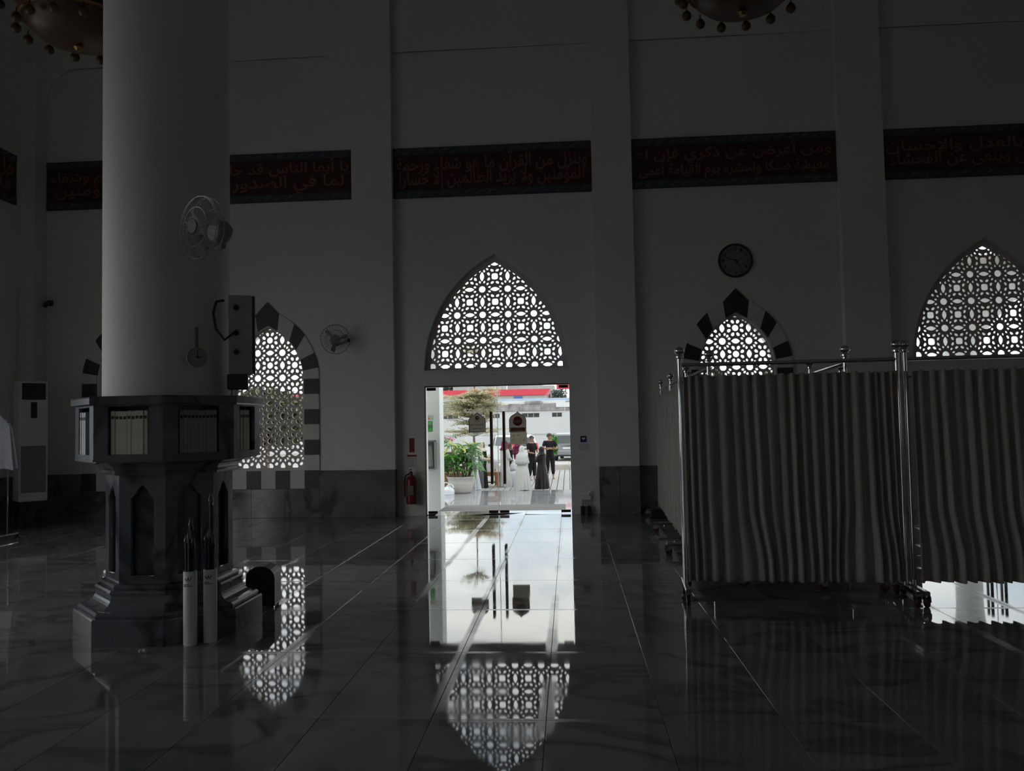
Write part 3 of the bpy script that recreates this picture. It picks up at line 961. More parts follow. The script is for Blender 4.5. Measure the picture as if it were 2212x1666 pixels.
core = MB().quad_ring([octa(0.36, Z0), octa(0.36, Z1)], True, True, True).build('shaft_core', 'ped', ped)
side = 2 * 0.425 * math.tan(PI / 8)
for k in range(8):
    nrm, tan = face_frame(k)
    pl = lambda u, v, w: tuple(nrm * (0.425 - 0.03 + w) + tan * u + Vector((0, 0, v)))
    sheet('shaft_panel', [(-side / 2, Z0), (side / 2, Z0), (side / 2, Z1), (-side / 2, Z1)], [niche_outline(0.088, 0.455, 1.02, 1.12)], 0.06, 'ped', ped, pl)
prof = [(0.425, 1.185), (0.455, 1.19), (0.462, 1.205), (0.455, 1.222)]
for k in range(7):
    a = k / 6
    prof.append((0.465 + 0.115 * (1 - math.cos(a * PI / 2)), 1.224 + 0.062 * math.sin(a * PI / 2)))
prof += [(0.60, 1.288), (0.60, 1.30)]
MB().quad_ring([octa(a, z) for a, z in prof], True, True, True).build('corbel', 'ped', ped)
MB().quad_ring([octa(0.645, 1.70), octa(0.650, 1.71), octa(0.650, 1.755), octa(0.645, 1.765)], True, True, True).build('top_slab', 'ped', ped)
MB().quad_ring([octa(0.425, 1.30), octa(0.425, 1.70)], True, True, True).build('case_core', 'pedcap', ped)
for k in range(8):
    a_ = PI / 8 + k * PI / 4
    MB().obox((0.53 * math.cos(a_), 0.53 * math.sin(a_), 1.50), 0.24, 0.10, 0.398, Matrix.Rotation(a_, 3, 'Z')).build('case_divider', 'pedcap', ped)
MB().quad_ring([octa(0.625, 1.298), octa(0.625, 1.312)], True, True, True).build('case_floor', 'ped', ped)
sideb = 2 * 0.62 * math.tan(PI / 8)
for k in range(8):
    nrm, tan = face_frame(k)
    pl = lambda u, v, w: tuple(nrm * (0.62 - 0.025 + w) + tan * u + Vector((0, 0, v)))
    sheet('case_panel', [(-sideb / 2, 1.30), (sideb / 2, 1.30), (sideb / 2, 1.70), (-sideb / 2, 1.70)], [[(-0.150, 1.345), (0.150, 1.345), (0.150, 1.690), (-0.150, 1.690)]], 0.05, 'ped', ped, pl)
colo = thing('round_column', 'tall smooth white round column rising from the marble pedestal', 'column', (PC.x - 0.02, PC.y, 1.765))
MB().lathe([(0.468, 0.0), (0.466, 3.0), (0.462, CE - 1.765)], 48).build('column_shaft', 'paint', colo, True)

# books standing in the niches (face angles as seen: left, front, front right, right)
book_faces = {4: ('whitebook', 4, 'left-hand face'), 5: ('whitebook', 5, 'front-left face'), 6: ('cream', 9, 'front face'), 7: ('mauvebook', 10, 'front-right face'), 0: ('cream', 7, 'right-hand face')}
side_word = {4: 'left side niche', 5: 'slanted left niche', 6: 'front niche', 7: 'slanted right niche', 0: 'right side niche'}
ords = ['first', 'second', 'third', 'fourth', 'fifth', 'sixth', 'seventh', 'eighth', 'ninth', 'tenth']
for k, (mt, nb_, _) in book_faces.items():
    nrm, tan = face_frame(k)
    wbk_ = 0.27 / nb_
    if k in (4, 5, 0): wbk_ = 0.033 if k != 0 else 0.030
    u = -0.135 if k in (6, 7) else -0.146
    for q in range(nb_):
        tk = wbk_ * R.uniform(0.9, 0.99); hgt = 0.315 * R.uniform(0.985, 1.0)
        org = PC + nrm * ((0.605 if k in (6, 7) else 0.614) + R.uniform(-0.004, 0.004)) + tan * (u + tk / 2) + Vector((0, 0, 1.346))
        colw = {'cream': 'cream', 'whitebook': 'white', 'mauvebook': 'pale mauve'}[mt]
        bt = thing('book', '%s book in the %s of the pedestal, %s from its left' % (colw, side_word[k], ords[q]), 'book', org, math.atan2(tan.y, tan.x), 'holy books on the pedestal')
        MB().box(-tk / 2, tk / 2, 0, 0.145, 0, hgt, 0.003).build('cover', mt, bt)
        MB().box(-tk / 2 + 0.003, tk / 2 - 0.003, 0.01, 0.146, 0.004, hgt + 0.0006).build('pages', 'pages', bt)
        lb = MB().box(-tk * 0.36, tk * 0.36, -0.0012, 0.0, hgt - 0.058, hgt - 0.036)
        lb.build('spine_label', 'ink', bt)
        u += wbk_ * 1.0

# ------------------------------------------------------------------ things hung on the column
def wall_fan(loc, rz, tilt, r, label, with_wall_plate, mount):
    """mount: offset from fan hub to the bracket plate, in the fan's own frame (front of fan is -Y)"""
    t = thing('wall_fan', label, 'fan', loc, rz)
    cg = MB()
    for rr, yo in ((r, 0.0), (r * 0.98, 0.05), (r * 0.62, -0.035), (r * 0.3, -0.045), (r * 0.66, 0.10), (r * 0.98, -0.012)):
        cg.torus((0, yo, 0), rr, 0.0032, 40, 5, 'Y')
    for k in range(28):
        a = 2 * PI * k / 28
        c_, s_ = math.cos(a), math.sin(a)
        cg.tube([(0.05 * c_, -0.05, 0.05 * s_), (r * 0.62 * c_, -0.035, r * 0.62 * s_), (r * c_, 0, r * s_), (r * 0.98 * c_, 0.05, r * 0.98 * s_), (r * 0.66 * c_, 0.10, r * 0.66 * s_), (0.07 * c_, 0.115, 0.07 * s_)], 0.0018, 4)
    cg.build('cage', 'fancage', t)
    d_ = MB(); d_.v, d_.f = [], []
    d_.prism([(0.05 * math.cos(2 * PI * k / 16), 0.05 * math.sin(2 * PI * k / 16)) for k in range(16)], lambda u, v: (u, -0.058, v), lambda u, v: (u, -0.046, v))
    d_.build('badge', 'dialstrap', t)
    for k in range(3):
        a = 2 * PI * k / 3 + 0.3
        def bl(s, q):
            rad = 0.045 + (r * 0.86 - 0.045) * s
            wd = 0.55 * (0.35 + 0.65 * math.sin(PI * min(1, s * 0.75 + 0.15)))
            th = a + (q - 0.5) * wd * (0.9 if s > 0.1 else 1.5)
            return (rad * math.cos(th), 0.03 + 0.035 * (q - 0.5), rad * math.sin(th))
        MB().grid(bl, 6, 5).build('blade', 'greyp', t, True)
    mo = MB()
    mo.quad_ring([[(q * math.cos(2 * PI * k / 18), y, q * math.sin(2 * PI * k / 18)) for k in range(18)] for q, y in ((0.07, 0.11), (0.085, 0.125), (0.082, 0.20), (0.06, 0.235), (0.03, 0.245))], True, True, True)
    mo.build('motor', 'greyp', t, True)
    mx_, my_, mz_ = mount
    ar = MB().tube([(0, 0.19, 0), (0, 0.19, -0.10), (mx_ * 0.5, (my_ + 0.19) / 2, mz_ * 0.7 - 0.05), (mx_, my_, mz_)], [0.02, 0.022, 0.022, 0.03], 10)
    ar.build('arm', 'greyp', t, True)
    MB().sphere((mx_, my_, mz_), 0.035, 10, 6).build('mount', 'blackp' if with_wall_plate else 'greyp', t, True)
    return t


wall_fan((-2.57, 5.50, 2.94), -0.55, 0, 0.225, 'round wire-cage fan mounted on the white column', False, (-0.40, 0.33, -0.06))
wall_fan((-3.745, 12.88, 2.92), 0.35, 0, 0.24, 'round wire-cage fan on the far wall left of the doorway', True, (0.22, 0.17, 0.0))

ck = thing('small_dial', 'small round dial clock hanging by a strap on the column', 'clock', (-2.745, 5.82, 2.05), 0.72)
MB().tube([(0, 0.0, 0), (0, -0.022, 0)], 0.075, 24).build('case', 'greyp', ck)
MB().tube([(0, -0.0215, 0), (0, -0.024, 0)], 0.062, 24).build('dial', 'greyp', ck)
hnd = MB().box(-0.003, 0.003, -0.027, -0.025, 0, 0.045).box(0, 0.035, -0.027, -0.025, -0.003, 0.003)
hnd.tube([(0, -0.024, 0), (0, -0.029, 0)], 0.008, 8)
hnd.build('hands', 'ink', ck)
MB().box(-0.012, 0.012, -0.012, 0.004, 0.07, 0.225).build('strap', 'dialstrap', ck)

sp = thing('column_speaker', 'tall beige column loudspeaker fixed to the right of the column', 'speaker', (-2.50, 6.05, 1.93), 0.35)
MB().box(-0.085, 0.085, -0.09, 0.09, 0, 0.60, 0.008).build('cabinet', 'beigep', sp)
MB().box(0.086, 0.105, -0.085, 0.085, 0.004, 0.596, 0.004).build('grille', 'darkgrey', sp)
kb = MB()
for hz in (0.50, 0.31, 0.165):
    kb.tube([(-0.03, -0.09, hz), (-0.03, -0.125, hz)], [0.02, 0.016], 10)
    kb.box(-0.034, -0.026, -0.135, -0.12, hz - 0.02, hz + 0.02)
kb.build('terminal_knob', 'blackp', sp)
MB().tube([(-0.04, -0.13, 0.31), (-0.11, -0.15, 0.25), (-0.17, -0.16, 0.33), (-0.19, -0.15, 0.45), (-0.17, -0.10, 0.545), (-0.12, -0.06, 0.56)], 0.010, 8).build('cable', 'blackp', sp, True)
MB().box(-0.10, 0.05, -0.05, 0.10, -0.115, 0.0, 0.006).build('bracket', 'darkgrey', sp)

# ------------------------------------------------------------------ things standing by the pedestal
def rod_tube(x, y, tall, label):
    t = thing('white_tube', label, 'tube', (x, y, 0), 0.15, 'white tubes holding rods')
    MB().lathe([(0.046, 0), (0.047, 0.01), (0.046, 0.515), (0.040, 0.516), (0.040, 0.40)], 20, caps=False).build('sleeve', 'whitep', t, True)
    MB().lathe([(0.046, 0.0), (0.046, 0.012)], 20).build('foot_cap', 'blackp', t)
    mk = MB()
    for q in range(2):
        mk.tube([(-0.020 + 0.02 * q, -0.049, 0.470), (-0.010 + 0.02 * q, -0.0505, 0.452), (0.004 + 0.02 * q, -0.0495, 0.478)], 0.003, 4)
        mk.box(-0.028 + 0.02 * q, -0.014 + 0.02 * q, -0.0495, -0.046, 0.425, 0.430)
    mk.box(-0.028, 0.028, -0.0495, -0.045, 0.415, 0.419)
    mk.build('printed_mark', 'ink', t)
    for k, (dx, dy, h) in enumerate(((-0.022, -0.012, 0.72), (0.020, -0.010, 0.70), (0.0, 0.02, tall), (0.002, -0.026, 0.745))):
        rd = MB().tube([(dx, dy, 0.03), (dx, dy, h)], 0.0115, 8).build('rod', 'blackp', t)
        MB().lathe([(0.016, h - 0.03), (0.018, h - 0.02), (0.018, h + 0.012), (0.012, h + 0.03), (0.013, h + 0.055), (0.004, h + 0.06)], 10, (dx, dy, 0)).build('clear_tip', 'clear', rd, True)
    return t


rod_tube(-2.700, 5.62, 0.83, 'white tube with short black rods, left one of the pair at the pedestal')
rod_tube(-2.590, 5.70, 1.0, 'white tube with one tall black rod, right one of the pair at the pedestal')

bn = thing('dome_bin', 'dark dome-topped box on the floor right of the pedestal', 'box', (-2.635, 6.83, 0), 0.12)
pr = [(-0.12, 0.03), (0.12, 0.03), (0.12, 0.25)] + [(0.12 * math.cos(PI * k / 12), 0.25 + 0.10 * math.sin(PI * k / 12)) for k in range(1, 12)] + [(-0.12, 0.25)]
MB().prism(pr, lambda u, v: (u, -0.11, v), lambda u, v: (u, 0.11, v)).build('body', 'darkgrey', bn)
MB().box(-0.125, 0.125, -0.115, 0.115, 0.02, 0.035, 0.004).build('base', 'blackp', bn)
for sx in (-1, 1):
    for sy in (-1, 1):
        MB().tube([(sx * 0.10 - 0.012, sy * 0.09, 0.014), (sx * 0.10 + 0.012, sy * 0.09, 0.014)], 0.014, 10).build('caster', 'chrome', bn)
tr = MB()
for k in range(7):
    tr.sphere((R.uniform(-0.02, 0.02), R.uniform(-0.015, 0.015), 0.012 + R.uniform(0, 0.012)), R.uniform(0.010, 0.016), 6, 5)
tag(tr.build('crumpled_tissue', 'paper', None, loc=(-2.93, 5.40, -0.004)), 'small crumpled white tissue on the floor before the pedestal', 'tissue')

# ------------------------------------------------------------------ corner: air conditioner, clothes rail, camera
ac = thing('air_conditioner', 'white floor-standing air conditioner in the left corner', 'air conditioner', (-8.55, 12.35, 0), 0.85)
MB().box(-0.20, 0.20, -0.18, 0.18, 0.42, 2.32, 0.015).build('cabinet', 'ac', ac)
gr = MB().box(-0.165, 0.165, -0.192, -0.178, 2.02, 2.28).build('outlet', 'blackp', ac)
lv = MB()
for k in range(7): lv.box(-0.16, 0.16, -0.20, -0.19, 2.04 + k * 0.034, 2.052 + k * 0.034)
lv.build('louvre', 'darkgrey', gr)
MB().box(-0.04, 0.045, -0.188, -0.178, 1.73, 1.98, 0.003).build('display', 'blackp', ac)
MB().box(-0.175, 0.175, -0.188, -0.178, 0.56, 1.29, 0.003).build('intake_grille', 'acgrille', ac)
st = MB().box(-0.19, 0.19, -0.16, 0.16, 0.30, 0.42, 0.01)
for sx in (-1, 1):
    for sy in (-1, 1): st.box(sx * 0.16 - 0.03, sx * 0.16 + 0.03, sy * 0.13 - 0.03, sy * 0.13 + 0.03, 0, 0.31)
st.build('stand', 'blackp', ac)

rk = thing('clothes_rail', 'chrome clothes rail at the left edge beside the air conditioner', 'clothes rail', (-8.42, 11.0, 0))
MB().tube([(0.47, 0, 0.08), (0.47, 0, 1.85)], 0.014, 10).build('post', 'chrome', rk)
MB().tube([(-0.5, 0, 0.08), (-0.5, 0, 1.85)], 0.014, 10).build('post', 'chrome', rk)
MB().tube([(-0.5, 0, 1.85), (0.47, 0, 1.85)], 0.014, 10).build('rail', 'chrome', rk)
for x in (-0.5, 0.47):
    MB().tube([(x, -0.22, 0.065), (x, 0.22, 0.065)], 0.014, 8).build('foot', 'chrome', rk)
    for y in (-0.2, 0.2):
        MB().tube([(x - 0.012, y, 0.026), (x + 0.012, y, 0.026)], 0.026, 10).build('caster', 'blackp', rk)


def robe_on_hanger(x, label):
    t = thing('hanging_robe', label, 'robe', (x, 11.0, 0))
    MB().tube([(0, 0, 1.866), (0.02, 0, 1.885), (0.03, 0, 1.86), (0.0, 0, 1.80), (0.0, 0, 1.76)], 0.004, 6).build('hook', 'chrome', t)
    def sh(s, v):
        a = 2 * PI * s
        z = 1.77 - v * 0.78
        hw = 0.05 + 0.16 * min(1, v * 5) + 0.08 * v
        dd = 0.035 + 0.05 * v
        f = 1 + 0.12 * math.sin(9 * a + x * 7) * v
        return (hw * math.cos(a) * f, dd * math.sin(a) * f, z + 0.02 * math.sin(5 * a) * v)
    MB().grid(sh, 40, 12).build('cloth', 'garment', t, True)
    return t


robe_on_hanger(-8.12, 'white robe hanging on the clothes rail at the photo edge')
cc = thing('security_camera', 'small dark security camera high in the left corner', 'camera', (-8.85, 13.25, 3.70))
MB().box(-0.04, 0.04, -0.0, 0.05, -0.03, 0.06, 0.004).build('mount_plate', 'darkgrey', cc)
MB().tube([(0, 0.0, 0.02), (0.01, -0.10, -0.01)], 0.012, 8).build('arm', 'darkgrey', cc)
MB().tube([(-0.02, -0.02, 0.01), (0.05, -0.18, -0.05)], 0.040, 14).build('body', 'blackp', cc)
MB().tube([(0.048, -0.176, -0.048), (0.056, -0.196, -0.056)], 0.03, 12).build('lens', 'ink', cc)

# ------------------------------------------------------------------ wall clock over the right window
wc = thing('wall_clock', 'large round wall clock above the right arched window', 'clock', (2.76, BW, 4.07))
MB().torus((0, -0.022, 0), 0.262, 0.018, 48, 8, 'Y').build('frame', 'blackp', wc, True)
d = MB(); disc(d, 0, 0, 0.255, -0.02, 0.0, 40); d.build('face', 'face', wc)
for k in range(12):
    a = math.radians(30 * (k + 1))
    text('numeral', str(k + 1), 0.036 if k < 9 else 0.052, 0.05, 'ink', wc, lambda u, v, w, a=a: (0.195 * math.sin(a) + u, -0.022 - w, 0.195 * math.cos(a) + v), 0.004, 0.01)
def hand(name, ang, ln, wd, tail):
    a = math.radians(ang); dv = (math.sin(a), math.cos(a)); ev = (dv[1], -dv[0])
    pl = [(-tail * dv[0] + wd * ev[0], -tail * dv[1] + wd * ev[1]), (ln * dv[0] + wd * .4 * ev[0], ln * dv[1] + wd * .4 * ev[1]), (ln * dv[0] - wd * .4 * ev[0], ln * dv[1] - wd * .4 * ev[1]), (-tail * dv[0] - wd * ev[0], -tail * dv[1] - wd * ev[1])]
    MB().prism(pl, lambda u, v: (u, -0.030, v), lambda u, v: (u, -0.026, v)).build(name, 'ink', wc)
hand('minute_hand', 288, 0.185, 0.009, 0.05)
hand('hour_hand', 144, 0.13, 0.011, 0.03)

# ------------------------------------------------------------------ around the doorway
fe = thing('fire_extinguisher', 'red fire extinguisher hanging left of the glass doorway', 'extinguisher', (-2.60, BW - 0.10, 0.21))
MB().lathe([(0.07, 0), (0.082, 0.01), (0.085, 0.03), (0.085, 0.36), (0.080, 0.40), (0.060, 0.44), (0.032, 0.46), (0.028, 0.48)], 20).build('cylinder', 'redp', fe, True)
MB().lathe([(0.028, 0.48), (0.03, 0.50), (0.02, 0.53)], 12).build('valve', 'bronze', fe)
MB().box(-0.012, 0.012, -0.09, 0.03, 0.52, 0.535).box(-0.012, 0.012, -0.08, 0.02, 0.555, 0.568).build('lever', 'blackp', fe)
MB().tube([(-0.02, 0, 0.50), (-0.09, -0.01, 0.46), (-0.11, -0.01, 0.34), (-0.10, -0.01, 0.12)], 0.012, 8).build('hose', 'blackp', fe, True)
MB().box(-0.05, 0.05, -0.0875, -0.078, 0.15, 0.30).build('label_plate', 'signgrey', fe)
MB().box(-0.03, 0.03, 0.08, 0.10, 0.34, 0.46).build('bracket', 'greyp', fe)
fs = thing('fire_sign', 'narrow red fire sign on the wall above the extinguisher', 'sign', (-2.60, BW, 1.05))
MB().box(-0.042, 0.042, -0.006, 0, 0, 0.235, 0.001).build('plate', 'reds', fs)
MB().box(-0.026, 0.026, -0.008, -0.006, 0.03, 0.045).box(-0.026, 0.026, -0.008, -0.006, 0.055, 0.062).prism([(-0.02, 0.12), (0.02, 0.12), (0.015, 0.19), (0, 0.21), (-0.018, 0.17)], lambda u, v: (u, -0.008, v), lambda u, v: (u, -0.006, v)).build('flame_mark', 'redp', fs)
ic = thing('instruction_card', 'white instruction card with red header between fire sign and extinguisher', 'notice', (-2.60, BW, 0.80))
MB().box(-0.08, 0.08, -0.003, 0, 0, 0.21).build('card', 'paper', ic)
MB().box(-0.08, 0.08, -0.005, -0.003, 0.18, 0.21).build('header', 'reds', ic)
b = MB()
for k in range(6): b.box(-0.055, R.uniform(0.02, 0.07), -0.0045, -0.003, 0.02 + k * 0.025, 0.027 + k * 0.025)
b.build('printed_line', 'greyp', ic)
bs = thing('blue_sign', 'small blue square sign with white heart right of the doorway', 'sign', (0.235, BW, 1.17))
MB().box(-0.05, 0.05, -0.006, 0, 0, 0.10, 0.001).build('plate', 'bluesign', bs)
hp = [(0, 0.035), (0.030, 0.058), (0.028, 0.072), (0.014, 0.076), (0, 0.066), (-0.014, 0.076), (-0.028, 0.072), (-0.030, 0.058)]
MB().prism(hp, lambda u, v: (u, -0.009, v), lambda u, v: (u, -0.006, v)).build('heart_mark', 'whitep', bs)
pn = tag(MB().box(0.15, 0.33, BW - 0.004, BW, 1.03, 1.145).build('paper_notice', 'paper'), 'blank paper notice on the wall under the blue sign', 'notice')
so_ = thing('wall_brushes', 'white holder with two black-headed brushes on the wall right of doorway', 'brush holder', (0.245, BW, 0.0))
MB().box(-0.085, 0.085, -0.05, 0, 0.235, 0.30, 0.006).build('holder', 'whitep', so_)
MB().tube([(0.03, -0.03, 0.29), (0.06, -0.05, 0.345), (0.085, -0.04, 0.37)], 0.018, 8).build('knob', 'whitep', so_, True)
for x, dx in ((-0.045, -0.005), (0.045, 0.012)):
    br = MB().tube([(x, -0.04, 0.24), (x + dx, -0.045, 0.13)], 0.012, 8).build('brush_handle', 'greyp', so_)
    MB().box(x + dx - 0.032, x + dx + 0.032, -0.085, -0.01, 0.0, 0.135, 0.01).build('brush_head', 'blackp', br)
bx = thing('low_black_box', 'low black box on the floor beside the curtain screens', 'box', (1.36, 12.75, 0))
MB().box(-0.13, 0.13, -0.10, 0.10, 0.0, 0.10, 0.015).build('body', 'blackp', bx)
MB().box(-0.06, 0.06, -0.015, 0.015, 0.10, 0.125, 0.005).build('handle', 'blackp', bx)


# ------------------------------------------------------------------ curtain screens on wheels
def sstep(a, b, x):
    t = max(0.0, min(1.0, (x - a) / (b - a))); return t * t * (3 - 2 * t)


def curtain_screen(p0, p1, label, ridges_top, ridges_bot, seed, amp=0.048, zlo=0.16):
    """two posts with a curtain between; ridges are fold positions 0..1 along the width at rod and at hem"""
    p0, p1 = Vector((*p0, 0)), Vector((*p1, 0))
    d = p1 - p0; Wd = d.length
    rz = math.atan2(d.y, d.x)
    rn = random.Random(seed)
    t = thing('curtain_screen', label, 'curtain screen', p0, rz, 'rolling curtain screens')
    H = 2.04
    for x in (0.0, Wd):
        po = MB().tube([(x, 0, 0.11), (x, 0, H)], 0.0215, 14).build('post', 'chrome', t, True)
        MB().lathe([(0.022, H), (0.034, H + 0.008), (0.034, H + 0.022), (0.020, H + 0.03), (0.018, H + 0.036), (0.036, H + 0.05), (0.042, H + 0.068), (0.036, H + 0.088), (0.016, H + 0.10), (0.005, H + 0.104)], 14, (x, 0, 0)).build('finial', 'chrome', po, True)
        ft_ = MB().box(x - 0.022, x + 0.022, -0.27, 0.27, 0.095, 0.125, 0.006).build('foot_bar', 'steel', t)
        for y in (-0.25, 0.25):
            w_ = MB()
            w_.tube([(x - 0.014, y, 0.040), (x + 0.014, y, 0.040)], 0.040, 16)
            w_.build('caster_wheel', 'caster', ft_, True)
            f_ = MB()
            pr_ = [(-0.045, 0.045), (-0.04, 0.085), (-0.018, 0.104), (0.018, 0.104), (0.04, 0.085), (0.034, 0.06), (0.0, 0.038)]
            for sx in (-1, 1):
                f_.prism(pr_, lambda u, v, sx=sx, y=y: (x + sx * 0.019, y + u, v), lambda u, v, sx=sx, y=y: (x + sx * 0.0165, y + u, v))
            f_.box(x - 0.018, x + 0.018, y - 0.03, y + 0.03, 0.088, 0.104)
            f_.build('caster_fork', 'chrome', ft_)
    MB().tube([(0, 0, 1.985), (Wd, 0, 1.985)], 0.017, 12).build('top_rail', 'chrome', t, True)
    MB().tube([(0, 0, 1.835), (Wd, 0, 1.835)], 0.011, 10).build('curtain_rod', 'chrome', t, True)
    MB().tube([(0, 0, 0.24), (Wd, 0, 0.24)], 0.014, 10).build('bottom_rail', 'chrome', t, True)
    RT = [0.0] + list(ridges_top) + [1.0]
    RB = [0.0] + list(ridges_bot) + [1.0]
    nr = len(RT)
    am = [amp * rn.uniform(0.65, 1.1) for _ in range(nr)]
    kick = [rn.uniform(0.90, 0.97) for _ in range(nr)]
    SUB = 10
    NZ = 30
    ztop = 1.885
    rings = []
    for j in range(NZ + 1):
        v = (j / NZ) ** 0.8
        z = ztop + (zlo - ztop) * v
        pos = []
        for k in range(nr):
            g = 0.25 * sstep(0.05, 0.75, v) + 0.75 * sstep(0.62, kick[k], v)
            pos.append(RT[k] + (RB[k] - RT[k]) * g)
        row = []
        for k in range(nr - 1):
            for q in range(SUB):
                f = q / SUB
                x = pos[k] + (pos[k + 1] - pos[k]) * f
                c = math.cos(2 * PI * f)
                fold = 1 - (0.5 - 0.5 * c) ** 1.7
                a = (am[k] * (1 - f) + am[k + 1] * f) * (0.75 + 0.35 * v) * min(1.0, (pos[k + 1] - pos[k]) * Wd / 0.07)
                row.append((0.02 + x * (Wd - 0.04), -2.1 * a * fold - 0.018, z + 0.004 * math.sin(12 * x * 7 + seed) * v + 0.006 * c * (1 - v)))
        row.append((Wd - 0.02, -0.018, z))
        rings.append(row)
    m_ = MB(); m_.quad_ring(rings, False)
    cu = m_.build('curtain', 'curtain', t, True, None)
    md = cu.modifiers.new('thickness', 'SOLIDIFY'); md.thickness = 0.003
    rg = MB()
    for k in range(1, nr - 1):
        rg.torus((0.02 + RT[k] * (Wd - 0.04) + 0.02, 0, 1.835), 0.020, 0.003, 12, 5, 'X')
    rg.build('curtain_ring', 'chrome', t)
    return t


def norm(px, a, b): return [(p - a) / (b - a) for p in px]


ta = norm([215, 262, 322, 425, 500, 562, 625, 705, 785, 845, 905, 970, 1045, 1105, 1155, 1220, 1305, 1350, 1385, 1440], 175, 1475)
ba = norm([235, 272, 345, 430, 555, 640, 692, 755, 812, 872, 942, 1000, 1048, 1097, 1142, 1235, 1350, 1405, 1460, 1490], 175, 1500)
tb = norm([1545, 1615, 1665, 1740, 1800, 1860, 1920, 1970, 2030, 2100, 2155, 2205, 2262, 2330, 2390, 2450, 2520, 2580, 2640], 1500, 2690)
bb = norm([1600, 1668, 1730, 1790, 1850, 1915, 1965, 2022, 2080, 2140, 2190, 2235, 2290, 2350, 2400, 2460, 2525, 2580, 2640], 1510, 2690)
curtain_screen((0.965, 7.05), (2.735, 6.93), 'taupe curtain screen facing us, left one of the front row', ta, ba, 3)
curtain_screen((2.80, 6.93), (4.62, 6.86), 'taupe curtain screen facing us, right one cut by the photo edge', tb, bb, 9)


def even(n, seed):
    rn = random.Random(seed)
    return [(k + 0.5 + rn.uniform(-0.25, 0.25)) / n for k in range(n)]


for p0, p1, lb, sd in (((1.285, 7.48), (1.34, 9.28), 'curtain screen standing end-on just behind the front left screen', 21),
                       ((1.35, 9.36), (1.395, 11.14), 'lit curtain screen seen edge-on, middle one of the receding row', 22),
                       ((1.40, 11.22), (1.46, 12.90), 'curtain screen furthest back beside the right pilaster', 23),
                       ((1.50, 10.25), (3.30, 10.05), 'curtain screen standing parallel behind the front row, hidden by it', 25),
                       ((2.44, 7.30), (2.66, 9.10), 'curtain screen hidden behind the front row, its rail slanting above it', 24)):
    if sd in (21, 22, 23): p0, p1 = p1, p0
    e_ = even(18, sd)
    curtain_screen(p0, p1, lb, e_, [min(0.985, max(0.015, q + random.Random(sd + 1).uniform(-0.015, 0.015))) for q in e_], sd, 0.03)


# ------------------------------------------------------------------ chandeliers
def chandelier(x, y, z, label):
    t = thing('chandelier', label, 'chandelier', (x, y, z), 0.2)
    MB().tube([(0, 0, 1.5), (0, 0, CE - z)], 0.03, 8).build('suspension_rod', 'brass', t)
    MB().lathe([(0.02, 0.06), (0.22, 0.07), (0.36, 0.12), (0.45, 0.20), (0.48, 0.27), (0.46, 0.28), (0.34, 0.15), (0.20, 0.10), (0.02, 0.09)], 40).build('glass_bowl', 'amber', t, True)
    MB().lathe([(0.02, 0.42), (0.40, 0.44), (0.66, 0.52), (0.74, 0.62), (0.72, 0.64), (0.5, 0.50), (0.02, 0.46)], 40).build('upper_bowl', 'amber', t, True)
    for rr, zz, tk in ((0.50, 0.285, 0.022), (0.76, 0.635, 0.026), (0.54, 1.05, 0.02), (0.42, 0.19, 0.01), (0.30, 0.115, 0.01), (0.62, 0.51, 0.01)):
        MB().torus((0, 0, zz), rr, tk, 48, 8).build('ring', 'brass', t, True)
    MB().lathe([(0.03, 0.0), (0.05, 0.03), (0.03, 0.06), (0.06, 0.10), (0.05, 0.5), (0.09, 0.7), (0.05, 1.0), (0.04, 1.5)], 14).build('stem', 'brass', t, True)
    bm_ = MB().sphere((0, 0, -0.10), 0.046, 12, 8)
    bmesh_ = bm_.mesh('glass_ball', True); bmesh_.materials.append(M['amber'])
    cap = MB().lathe([(0.006, 0.0), (0.006, -0.05), (0.022, -0.052), (0.022, -0.066), (0.01, -0.068)], 8)
    capm = cap.mesh('ball_cap', True); capm.materials.append(M['brass'])
    for n, rr, zz in ((14, 0.54, 0.285), (20, 0.80, 0.635)):
        for k in range(n):
            a = 2 * PI * (k + 0.45) / n
            b_ = link('glass_ball', bmesh_, t, (rr * math.cos(a), rr * math.sin(a), zz - 0.03))
            link('ball_cap', capm, b_)
    am_ = MB()
    am_.tube([(0.05, 0, 0.75), (0.3, 0, 0.66), (0.55, 0, 0.70), (0.78, 0, 0.83), (0.80, 0, 0.92)], 0.013, 8)
    am_.lathe([(0.02, 0.92), (0.06, 0.94), (0.05, 0.95), (0.015, 0.955)], 12, (0.80, 0, 0))
    amm = am_.mesh('arm', True); amm.materials.append(M['brass'])
    ln_ = MB().lathe([(0.012, 0.955), (0.02, 0.98), (0.026, 1.02), (0.016, 1.07), (0.003, 1.10)], 10, (0.80, 0, 0)).mesh('lamp', True); ln_.materials.append(M['whitep'])
    for k in range(12):
        a_ = link('arm', amm, t); a_.rotation_euler = (0, 0, 2 * PI * k / 12)
        link('lamp', ln_, a_)
    cr_ = MB()
    for k in range(46):
        a = 2 * PI * k / 46
        for q, (rr, z0, z1) in enumerate(((0.51, 0.63, 0.33), (0.30, 0.47, 0.19))):
            if q and k % 2: continue
            for s_ in range(6):
                zz = z0 + (z1 - z0) * s_ / 5; r2 = rr + (0.10 if q == 0 else 0.05) * (s_ / 5 - 0.5) * -1
                cr_.obox((r2 * math.cos(a), r2 * math.sin(a), zz), 0.014, 0.014, 0.03)
    tag(cr_.build('crystal_strings', 'amber', t), kind='stuff')
    return t


chandelier(-4.72, 7.5, 5.25, 'brass and amber glass chandelier hanging left of the column')
chandelier(1.70, 7.5, 5.25, 'brass chandelier with glass balls cut by the top edge at right')


